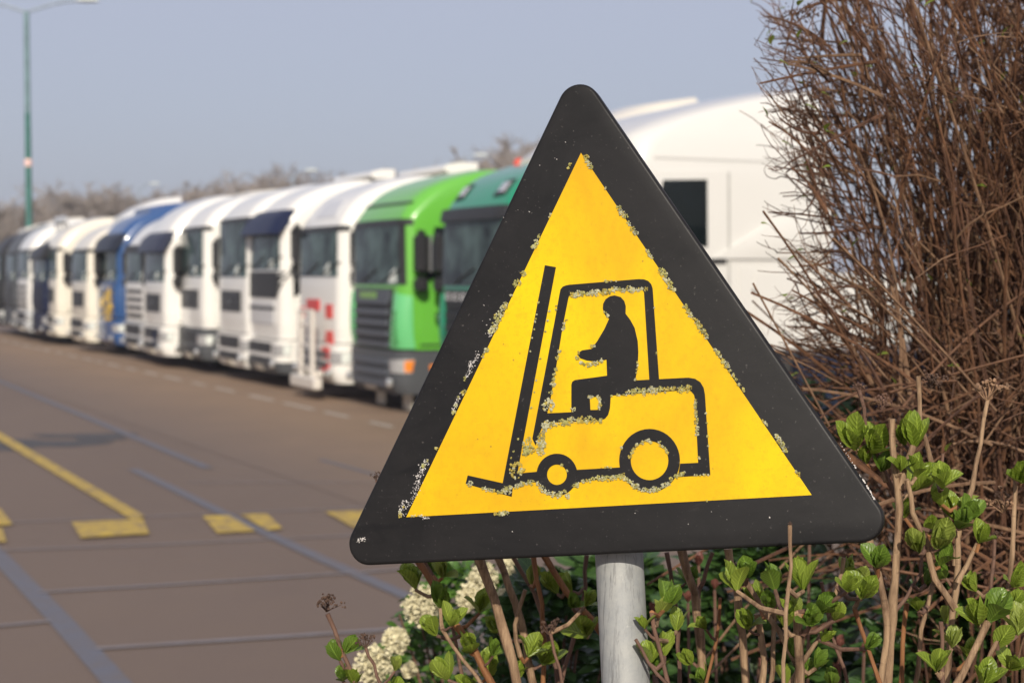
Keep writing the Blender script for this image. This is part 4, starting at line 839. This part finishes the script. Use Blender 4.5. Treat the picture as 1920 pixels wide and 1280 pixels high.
def shrub(name, label, base_px, Y, stems, clusters, heads, group):
    base = at(base_px, 1280, Y); base.z = BZ; root = empty(name, base); tag(root, label, 'shrub', group); nodes_ = []
    for st in stems:
        pts, w0, w1, dy, mat = st; P = [at(x, y, Y + dy) for x, y in pts]; d = (P[-1] - P[-2])
        if pts[-1][1] >= 1270:            # carry the stem down into the soil
            q = P[-1].copy(); tgt = Vector((base.x + (q.x - base.x) * .6, base.y + (q.y - base.y) * .7, BZ - .02))
            for u in (.25, .5, .75, 1): P.append(q.lerp(tgt, u) + Vector((d.x * (1 - u) * u, 0, 0)))
        Q = [P[0]]
        for a, b in zip(P, P[1:]):                       # natural small kinks
            L_ = (b - a).length; m = max(2, int(L_ / .022))
            for i in range(1, m + 1): Q.append(a.lerp(b, i / m) + Vector((R4.gauss(0, .0009), R4.gauss(0, .0009), 0)))
        n = len(Q); pm = (Y + dy) / F_PX / 2; rad = []
        for i in range(n):
            u = min(1, i / (n * .55)); r = (w0 + (w1 - w0) * u) * pm; r *= 1.16 if i % 4 == 0 else R4.uniform(.95, 1.03); rad.append(r)
        mb = MB(); mb.tube([q - base for q in Q], rad, 9); mb.build('stem', M[mat], root); nodes_ += [(Q[i], rad[i], (Q[max(i - 1, 0)] - Q[min(i + 1, n - 1)])) for i in range(n)]
    for cl in clusters:
        x, y = cl[0], cl[1]; s = cl[2] if len(cl) > 2 else 58; dy = cl[3] if len(cl) > 3 else R4.uniform(-.05, .07); p = at(x, y, Y + dy)
        # petiole from the nearest stem point below
        best = min(nodes_, key=lambda t_: (t_[0] - p).length + max(0, t_[0].z - p.z + .01) * 2.5); q = best[0]; sz = s * (Y + dy) / F_PX
        ax = (p - q); ax = (ax.normalized() * .6 + Vector((R4.uniform(-.35, .35), R4.uniform(-.7, .0), 1.0))).normalized(); start = p - ax * sz * .45
        if (start - q).length > .008:
            mid = q.lerp(start, .5) - Vector((0, 0, .006)); mb = MB(); mb.tube([q - base, mid - base, start - base], [.0030, .0026, .0022], 7); mb.build('stem', M[R4.choice(('tan', 'orange_stem', 'brown_stem'))], root)
        leaf_cluster(base, start, ax, sz, root)
    for _ in range(14 if Y < 1.9 else 10):        # smaller tufts along the stems
        q, r_, dn = R4.choice(nodes_)
        pyy = 640 - ((q - CAMP).dot(_U) / (q - CAMP).dot(_F)) * F_PX
        if pyy < 1075 or pyy > 1300: continue
        sd_ = R4.choice((-1, 1)); sz = R4.uniform(34, 54) * q.y / F_PX; st_ = q + Vector((sd_ * R4.uniform(.010, .022), R4.uniform(-.015, .004), R4.uniform(.006, .02)))
        mb = MB(); mb.tube([q - base, q.lerp(st_, .5) - base - Vector((0, 0, .002)), st_ - base], [.0019, .0017, .0015], 6); mb.build('stem', M['brown_stem'], root)
        leaf_cluster(base, st_, Vector((sd_ * R4.uniform(.1, .8), R4.uniform(-.6, 0), 1)), sz, root)
    for (x, y, s, dy, mat) in heads: flower_head(base, at(x, y, Y + dy), Vector((R4.uniform(-.2, .2), 0, 1)), s * Y / F_PX, root, M[mat])
    return root
GR = 'leafing shrubs with bare tan stems around the sign post'
shrub('budding_shrub', 'budding shrub left of the sign post with dead brown flower heads sticking up', 900, 1.98,
  [([(614, 1150), (640, 1215), (668, 1285)], 8, 12, 0, 'brown_stem'), ([(686, 1214), (700, 1245), (716, 1285)], 6, 8, -.03, 'brown_stem'), ([(896, 1040), (925, 1120), (948, 1195), (972, 1285)], 18, 22, -.04, 'tan'), ([(932, 1040), (965, 1130), (985, 1200), (1000, 1285)], 14, 20, .06, 'tan'),
   ([(780, 1045), (818, 1105), (850, 1165), (885, 1215), (925, 1285)], 13, 18, .0, 'orange_stem'), ([(1000, 1040), (1015, 1130), (1020, 1200), (1018, 1285)], 9, 12, .1, 'orange_stem'), ([(1020, 1040), (1062, 1108), (1110, 1162), (1150, 1215), (1185, 1285)], 12, 16, .10, 'orange_stem'), ([(1032, 1186), (1040, 1222), (1056, 1285)], 6, 9, -.06, 'brown_stem'),
   ([(706, 900), (760, 985), (812, 1080), (850, 1180), (870, 1285)], 6, 10, .05, 'brown_stem'), ([(985, 1105), (965, 1170), (975, 1230)], 7, 9, .0, 'tan'), ([(1100, 1040), (1095, 1100), (1080, 1180), (1050, 1285)], 8, 11, .16, 'brown_stem'), ([(830, 1180), (870, 1240), (905, 1285)], 7, 10, -.05, 'tan'), ([(960, 1040), (1000, 1110), (1030, 1190), (1045, 1285)], 8, 10, .15, 'brown_stem')],
  [(772, 1078, 62), (806, 1058, 55), (830, 1066, 52), (829, 1117, 60), (808, 1172, 52), (879, 1203, 66), (829, 1252, 58), (914, 1248, 66), (969, 1258, 45), (1096, 1170, 74, .04), (1077, 1129, 44), (1105, 1122, 42), (999, 1207, 62), (1027, 1225, 62), (628, 1216, 54, 0), (656, 1208, 52, 0), (663, 1266, 52, 0), (640, 1262, 40, 0), (905, 1128, 52, .08), (1035, 1090, 58, .12), (1000, 1075, 50, .12), (879, 1280, 50), (925, 1170, 45, .05), (745, 1285, 50), (1060, 1090, 55, .15)],
  [(612, 1146, 34, 0, 'deadflower'), (686, 1214, 26, -.03, 'deadflower'), (1032, 1190, 30, -.06, 'deadflower'), (706, 902, 16, .05, 'deadflower')], GR)
shrub('budding_shrub', 'budding shrub with a few leaf tufts, close against the right side of the post', 1270, 1.86,
  [([(1222, 1148), (1232, 1200), (1252, 1285)], 8, 11, -.10, 'brown_stem'), ([(1192, 1198), (1215, 1240), (1248, 1280)], 6, 11, -.12, 'brown_stem'), ([(1278, 1030), (1298, 1110), (1312, 1190), (1320, 1285)], 16, 20, .06, 'tan'), ([(1350, 1120), (1342, 1200), (1325, 1285)], 6, 9, .03, 'orange_stem'), ([(1365, 1028), (1378, 1080), (1392, 1190), (1398, 1285)], 14, 22, .0, 'tan'), ([(1336, 1035), (1318, 1090), (1308, 1120)], 7, 9, .1, 'brown_stem'), ([(1250, 1035), (1268, 1140), (1275, 1285)], 8, 10, .14, 'brown_stem')],
  [(1259, 1115, 66, -.06), (1240, 1135, 46, -.06), (1250, 1203, 62, -.06), (1216, 1218, 60, -.10), (1270, 1160, 52), (1313, 1266, 48), (1232, 1245, 50), (1290, 1230, 46, .06)], [], GR)
shrub('budding_shrub', 'budding shrub whose one bare twig crosses the black lower edge of the sign', 1480, 1.74,
  [([(1481, 984), (1482, 1060), (1474, 1150), (1468, 1285)], 7, 11, -.10, 'tan'), ([(1395, 1085), (1440, 1155), (1480, 1212), (1502, 1285)], 10, 15, .04, 'tan'), ([(1582, 1045), (1572, 1100), (1555, 1165), (1512, 1230), (1478, 1285)], 8, 13, .03, 'tan'), ([(1602, 1140), (1622, 1205), (1652, 1285)], 8, 11, .06, 'orange_stem'), ([(1630, 1012), (1645, 1075), (1662, 1140), (1664, 1200), (1650, 1285)], 13, 12, .10, 'tan'), ([(1497, 1148), (1499, 1220), (1500, 1285)], 17, 17, .0, 'tan'), ([(1452, 1130), (1450, 1220), (1446, 1285)], 9, 10, .08, 'tan'), ([(1420, 1150), (1432, 1230), (1428, 1285)], 12, 14, .1, 'tan'), ([(1540, 1090), (1560, 1180), (1590, 1285)], 6, 8, .12, 'brown_stem')],
  [(1376, 1078, 68, -.04), (1400, 1066, 56, -.02), (1449, 1078, 64, -.04), (1503, 1074, 76, -.06), (1416, 1115, 62), (1440, 1128, 52), (1472, 1152, 64), (1488, 1140, 50), (1522, 1152, 66), (1549, 1132, 62), (1571, 1146, 52), (1592, 1092, 52), (1628, 1100, 78), (1612, 1080, 52), (1649, 1047, 58, .08), (1492, 1217, 54), (1513, 1253, 62), (1540, 1235, 50), (1635, 1203, 48), (1550, 1192, 36), (1590, 1060, 48, .06), (1470, 1262, 48), (1560, 1268, 52, .08)], [(1481, 984, 6, -.10, 'deadflower')], GR)
shrub('budding_shrub', 'tall budding shrub with a thick pale stem standing right of the sign', 1740, 1.86,
  [([(1672, 785), (1678, 880), (1686, 950), (1680, 1050), (1672, 1160), (1662, 1290)], 11, 31, .0, 'tan'), ([(1713, 835), (1697, 878), (1686, 915)], 11, 12, .0, 'tan'), ([(1610, 730), (1625, 800), (1652, 870), (1680, 930)], 7, 10, .04, 'brown_stem'), ([(1852, 748), (1838, 830), (1822, 915), (1800, 985), (1793, 1060)], 7, 10, .02, 'tan'), ([(1700, 900), (1712, 960), (1735, 1020), (1752, 1085), (1790, 1142)], 8, 13, -.02, 'tan'), ([(1796, 950), (1794, 1060), (1786, 1150), (1774, 1290)], 11, 18, .02, 'tan'), ([(1842, 1000), (1812, 1058), (1795, 1092)], 7, 10, .0, 'tan'), ([(1905, 890), (1900, 1000), (1890, 1120), (1880, 1290)], 8, 12, .10, 'tan'), ([(1852, 1165), (1822, 1230), (1788, 1290)], 13, 22, -.06, 'tan'), ([(1764, 1165), (1766, 1230), (1768, 1290)], 8, 9, -.05, 'brown_stem'), ([(1872, 1198), (1850, 1245), (1830, 1290)], 8, 12, -.05, 'tan'), ([(1722, 705), (1726, 790), (1742, 860), (1760, 930), (1790, 1000)], 8, 9, .06, 'tan'), ([(1768, 850), (1760, 905)], 5, 6, .0, 'brown_stem'), ([(1668, 1160), (1700, 1120), (1725, 1075), (1738, 1010)], 9, 6, .05, 'brown_stem'), ([(1865, 1010), (1862, 1080), (1850, 1140)], 6, 8, .05, 'brown_stem'), ([(1700, 1130), (1694, 1200), (1690, 1290)], 9, 12, .12, 'orange_stem'), ([(1750, 1090), (1730, 1180), (1715, 1290)], 8, 12, .12, 'tan')],
  [(1600, 815, 80, .04), (1645, 826, 76, .03), (1622, 850, 50, .05), (1712, 805, 84, .0), (1690, 815, 52, .02), (1658, 866, 52, .03), (1688, 868, 44), (1725, 893, 78), (1718, 872, 52), (1766, 893, 62), (1784, 944, 72), (1760, 925, 52), (1821, 955, 64), (1806, 972, 58), (1697, 949, 54), (1716, 1014, 72, -.04), (1766, 1006, 76, -.04), (1770, 1040, 56, -.02), (1745, 985, 48), (1843, 1000, 50), (1912, 886, 70, .06), (1908, 1080, 62, .04), (1832, 1146, 76, -.06), (1870, 1135, 78, -.06), (1911, 1160, 72, -.04), (1880, 1190, 66, -.05), (1789, 1192, 54, -.04), (1760, 1238, 56, -.06), (1852, 1264, 66, -.06), (1900, 1240, 60), (1742, 1080, 40), (1780, 1150, 48, .06), (1905, 1120, 60), (1820, 1215, 50, .05), (1720, 1130, 42, .1), (1820, 1090, 48, .06)],
  [(1850, 752, 46, .02, 'drytan'), (1745, 728, 34, .06, 'deadflower'), (1654, 768, 26, .0, 'brown_stem'), (1880, 960, 44, .12, 'drytan'), (1608, 735, 18, .04, 'brown_stem'), (1868, 1012, 18, .05, 'deadflower')], GR)

# tall bare bush
R5 = random.Random(5)
bb = Vector((.98, 2.95, BZ)); bush = empty('bare_shrub', bb); tag(bush, 'tall dense bare bush of tangled brown twigs at the right edge', 'bush')
EDGE_Y = [-260, 0, 100, 200, 300, 400, 500, 600, 700, 800, 900, 1000, 1150]; EDGE_X = [1560, 1475, 1455, 1470, 1475, 1465, 1500, 1500, 1490, 1560, 1570, 1620, 1650]
sm, tw = MB(), MB(); gl = LB()
def bez(a, b, c, n): return [a * (1 - u) ** 2 + b * 2 * u * (1 - u) + c * u * u for u in np.linspace(0, 1, n)]
def twig(p, d, L_, r, lv, n=5):
    e_ = p + d.normalized() * L_
    if e_.x / e_.y * F_PX + 960 < np.interp(640 - (e_.z - CAM_H) / e_.y * F_PX - 128, EDGE_Y, EDGE_X) - 58: return
    P = [p]; q = p.copy(); d = d.normalized()
    for i in range(n):
        d = (d + Vector((R5.gauss(0, .13), R5.gauss(0, .13), R5.gauss(0.01, .13)))).normalized(); q = q + d * L_ / n; P.append(q.copy())
    tw.tube([x - bb for x in P], [r * (1 - .45 * i / n) for i in range(n + 1)], 4 if lv == 0 else 3, mi=R5.choice((0, 0, 1, 1, 2)), cap=False)
    if R5.random() < .035:
        dd = Vector((R5.uniform(-1, 1), -.5, R5.uniform(0, 1))); leaf(gl, q - bb, dd, Vector((0, -.4, 1)), R5.uniform(.012, .022), .006, .4, .3, 2, 4, False, R_=R5)
    if lv < 1:
        for k in range(R5.randint(1, 3)):
            i = R5.randint(1, n); nd = (d * .8 + Vector((R5.gauss(0, .5), R5.gauss(0, .5), R5.gauss(.1, .4)))); twig(P[i], nd, L_ * R5.uniform(.3, .6), r * .7, lv + 1, 3)
for i in range(520):
    py = R5.choice((R5.uniform(-250, 950), R5.uniform(-300, 350), R5.uniform(-300, 250))); ex = float(np.interp(py, EDGE_Y, EDGE_X)); fr = R5.random()
    px = ex + (R5.uniform(-5, 90) if fr < .13 else (85 + 560 * R5.random() ** .72)); Yt = R5.uniform(2.35, 3.5) if px > 1600 else R5.uniform(2.5, 3.2)
    tip = at(px, py, Yt); b0 = bb + Vector((R5.uniform(-.28, .45), R5.uniform(-.45, .45), 0)); dz = tip.z - b0.z
    if tip.x / tip.y * F_PX + 960 < ex - 8: continue
    ctl = Vector((b0.x + (tip.x - b0.x) * R5.uniform(.05, .45), b0.y + (tip.y - b0.y) * .4, b0.z + dz * (R5.uniform(.38, .72) if px < ex + 260 and py < 500 else R5.uniform(.55, .95)) + (.16 if py > 350 else 0)))
    P = bez(b0, ctl, tip, 15); P = [p + Vector((R5.gauss(0, .004), R5.gauss(0, .004), R5.gauss(0, .004))) * (j > 0) for j, p in enumerate(P)]
    if any(p.x / p.y * F_PX + 960 < np.interp(512 - (p.z - CAM_H) / p.y * F_PX, EDGE_Y, EDGE_X) - 25 for p in P[4:]): continue
    r0 = R5.uniform(.0020, .0050); sm.tube([p - bb for p in P], [r0 * (1 - .62 * j / 14) for j in range(15)], 5, mi=R5.choice((0, 0, 0, 1, 1, 2)), cap=False)
    for k in range(R5.randint(3, 6)):
        u = R5.randint(5, 14); d = (P[min(u + 1, 14)] - P[u - 1]).normalized(); nd = d * .9 + Vector((R5.gauss(-.12, .45), R5.gauss(0, .45), R5.gauss(.12, .40))); twig(P[u], nd, R5.uniform(.07, .22), R5.uniform(.0011, .0020), 0)
for i in range(130):       # criss-crossing branches through the body of the bush
    py = R5.uniform(-150, 1000); ex = float(np.interp(py, EDGE_Y, EDGE_X)); px = ex + R5.uniform(70, 560); a = at(px, py, R5.uniform(2.4, 3.5))
    d = Vector((R5.gauss(-.25, .4), R5.uniform(-.4, .4), R5.gauss(.7, .4))).normalized() * R5.uniform(.2, .55); P = bez(a - d * .5, a + Vector((R5.gauss(0, .03), 0, R5.gauss(.02, .03))), a + d * .5, 10)
    if min((P[-1].x / P[-1].y), P[0].x / P[0].y) * F_PX + 960 < ex + 10: continue
    r0 = R5.uniform(.0016, .0045); sm.tube([p - bb for p in P], [r0 * (1 - .5 * j / 9) for j in range(10)], 5, mi=R5.choice((0, 0, 1, 1, 2)), cap=False)
    for k in range(R5.randint(2, 5)):
        u = R5.randint(2, 9); twig(P[u], d.normalized() + Vector((R5.gauss(-.1, .5), R5.gauss(0, .5), R5.gauss(.1, .45))), R5.uniform(.06, .18), R5.uniform(.0009, .0015), 0)
for i in range(105):       # short side branches poking out of the left face
    py = R5.uniform(60, 760); ex = float(np.interp(py, EDGE_Y, EDGE_X)); a = at(ex + R5.uniform(60, 190), py, R5.uniform(2.45, 3.0)); e_ = at(ex + R5.uniform(-35, 60), py + R5.gauss(-35, 45), a.y + R5.uniform(-.1, .1))
    P = bez(a, (a + e_) / 2 + Vector((0, 0, R5.gauss(.004, .012))), e_, 8); r0 = R5.uniform(.0014, .0032); sm.tube([p - bb for p in P], [r0 * (1 - .5 * j / 7) for j in range(8)], 5, mi=R5.choice((0, 0, 1, 2)), cap=False)
    for k in range(R5.randint(2, 4)):
        u = R5.randint(1, 7); twig(P[u], (e_ - a).normalized() + Vector((R5.gauss(0, .5), R5.gauss(0, .4), R5.gauss(.15, .5))), R5.uniform(.03, .10), R5.uniform(.0008, .0013), 0)
for i in range(260):       # loose fallen and leaning stalks low in the bush
    a = at(R5.uniform(1540, 2000), R5.uniform(720, 1120), R5.uniform(2.3, 3.2)); d = Vector((R5.choice((-1, 1)) * R5.uniform(.3, 1), R5.uniform(-.3, .3), R5.uniform(-.5, .8))).normalized() * R5.uniform(.15, .4)
    P = bez(a, a + d * .5 + Vector((0, 0, R5.uniform(0, .05))), a + d, 7); sm.tube([p - bb for p in P], [R5.uniform(.0012, .0028)] * 7, 5, mi=R5.choice((0, 1, 1, 2)), cap=False)
sm.build('stems', [M['tw_a'], M['tw_b'], M['tw_c']], bush, kind='stuff'); tw.build('twigs', [M['tw_a'], M['tw_b'], M['tw_c']], bush, kind='stuff'); gl.build('new_leaves', M['leaf'], bush, kind='stuff')
# brown dried panicle at the bush's upper left
mb = MB(); p0 = at(1530, 20, 2.75) - bb; p1 = at(1448, 42, 2.75) - bb; P = bez(p0, (p0 + p1) / 2 + Vector((0, 0, .01)), p1, 7); mb.tube(P, .0013, 4)
for i in range(160):
    u = R5.random(); c = P[int(u * 6)] + Vector((R5.gauss(0, .006), R5.gauss(0, .006), R5.gauss(-.004, .007))); V, Fc = ico(1); r = R5.uniform(.0009, .0022); mb.add([c + v * r for v in V], Fc)
mb.build('dried_panicle', M['deadflower'], bush)

# low evergreen shrubs behind the sign
def leafy(px, py_top, Y, wpx, label, mat, n, size, R_, name='evergreen_shrub', red=0):
    c = at(px, py_top, Y); base = Vector((c.x, Y, BZ)); root = empty(name, base); tag(root, label, 'shrub'); H = c.z - BZ; rx = wpx / 2 * Y / F_PX; ry = rx * .7
    st = MB(); lf = LB()
    for i in range(16):
        w = R_.uniform(0, 6.28); t_ = Vector((math.cos(w) * rx * R_.uniform(.2, .8), math.sin(w) * ry * .7, H * R_.uniform(.6, .95))); st.tube(bez(Vector((R_.uniform(-.05, .05), R_.uniform(-.05, .05), -.02)), Vector((t_.x * .3, t_.y * .3, t_.z * .7)), t_, 7), [.006, .005, .005, .004, .004, .003, .002], 5)
    st.build('stems', M['brown_stem'], root, kind='stuff')
    for i in range(n):
        w = R_.uniform(0, 6.28); u = R_.random(); rr = R_.uniform(.45, 1) ; z = H * (u ** .7); e = math.sqrt(max(0.05, 1 - (z / H) ** 3)); wob = 1 + .2 * math.sin(3 * w + px) + .12 * math.sin(7 * w)
        p = Vector((math.cos(w) * rx * rr * e * wob, math.sin(w) * ry * rr * e * wob, z)); d = Vector((math.cos(w) + R_.gauss(0, .5), math.sin(w) + R_.gauss(0, .5) - .2, R_.uniform(-.3, 1)))
        L_ = size * R_.uniform(.6, 1.25); leaf(lf, p, d, Vector((R_.gauss(0, .4), R_.gauss(-.3, .4), 1)), L_, L_ * .24, R_.uniform(-.2, .6), .25, 2, 4, False, R_=R_)
    lf.build('foliage', mat, root, ang=80)
    return root, base, H, rx
R6 = random.Random(9)
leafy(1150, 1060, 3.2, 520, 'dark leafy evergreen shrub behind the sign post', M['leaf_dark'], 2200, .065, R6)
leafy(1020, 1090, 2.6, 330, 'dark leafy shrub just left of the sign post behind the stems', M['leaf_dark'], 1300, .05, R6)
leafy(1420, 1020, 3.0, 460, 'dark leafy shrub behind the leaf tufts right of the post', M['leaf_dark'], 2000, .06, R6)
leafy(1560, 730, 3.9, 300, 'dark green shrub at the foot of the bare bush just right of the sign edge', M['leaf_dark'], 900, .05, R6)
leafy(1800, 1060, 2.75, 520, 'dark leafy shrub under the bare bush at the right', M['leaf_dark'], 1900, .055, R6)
# white-flowered shrub
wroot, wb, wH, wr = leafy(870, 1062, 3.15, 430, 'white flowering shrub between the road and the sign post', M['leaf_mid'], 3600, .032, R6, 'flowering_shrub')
M['petal'] = noisy('cream_petals', (0.56, 0.51, 0.33), .85, 120, .35)
for (px, py, rp, dy) in ((790, 1135, 40, -.25), (742, 1200, 27, -.30), (700, 1246, 40, -.32), (862, 1068, 30, -.15), (905, 1085, 34, -.1), (960, 1060, 26, 0), (985, 1110, 26, -.1), (768, 1256, 15, -.35), (840, 1160, 20, -.3), (1150, 1052, 20, .2), (950, 1120, 24, -.15), (880, 1120, 26, -.2)):
    p = at(px, py, 3.15 + dy) - wb; r = rp * 3.15 / F_PX; mb = MB()
    r *= .72
    if R6.random() < .08: continue
    for i in range(int(140 + rp * 16)):
        w = R6.uniform(0, 6.28); h = R6.uniform(-1, 1); e = math.sqrt(1 - h * h * .9) * R6.uniform(.3, 1.2); c = p + Vector((math.cos(w) * r * e, math.sin(w) * r * e * .8, h * r * .95 + R6.gauss(0, .15) * r))
        q = R6.uniform(.0025, .0058); n_ = Vector((R6.gauss(0, 1), R6.gauss(-.6, 1), R6.gauss(.4, 1))).normalized(); u_ = n_.orthogonal().normalized(); v_ = n_.cross(u_)
        mb.add([c + (u_ * math.cos(k * 1.2566) + v_ * math.sin(k * 1.2566)) * q * R6.uniform(.6, 1.1) + n_ * q * R6.uniform(-.2, .3) for k in range(5)], [(0, 1, 2, 3, 4)])
    mb.build('flower_cluster', M['petal'], wroot)
# few small red-leaved sprigs
M['redleaf'] = mk_leaf('red_leaf', (0.12, 0.04, 0.03), (0.19, 0.08, 0.06), .2)
root = empty('red_leaved_shrub', (at(1450, 1280, 2.55).x, 2.55, BZ)); tag(root, 'low shrub with small dull red leaf tufts among the stems below the sign', 'shrub'); o_ = Vector(root.location)
for (px, py) in ((1290, 1130), (1575, 1212), (1340, 1105), (1570, 1262), (1310, 1060), (1620, 1225), (1430, 1255), (1225, 1150), (1520, 800)):
    p = at(px, py, 2.55); mb = MB(); st = o_ + Vector((R6.uniform(-.1, .1), 0, 0)); mb.tube([x - o_ for x in bez(st, Vector((p.x, p.y, (p.z + BZ) / 2)), p, 8)], .0025, 5); mb.build('stem', M['brown_stem'], root)
    leaf_cluster(o_, p, Vector((0, -.2, 1)), .024, root, M['redleaf'], 7)
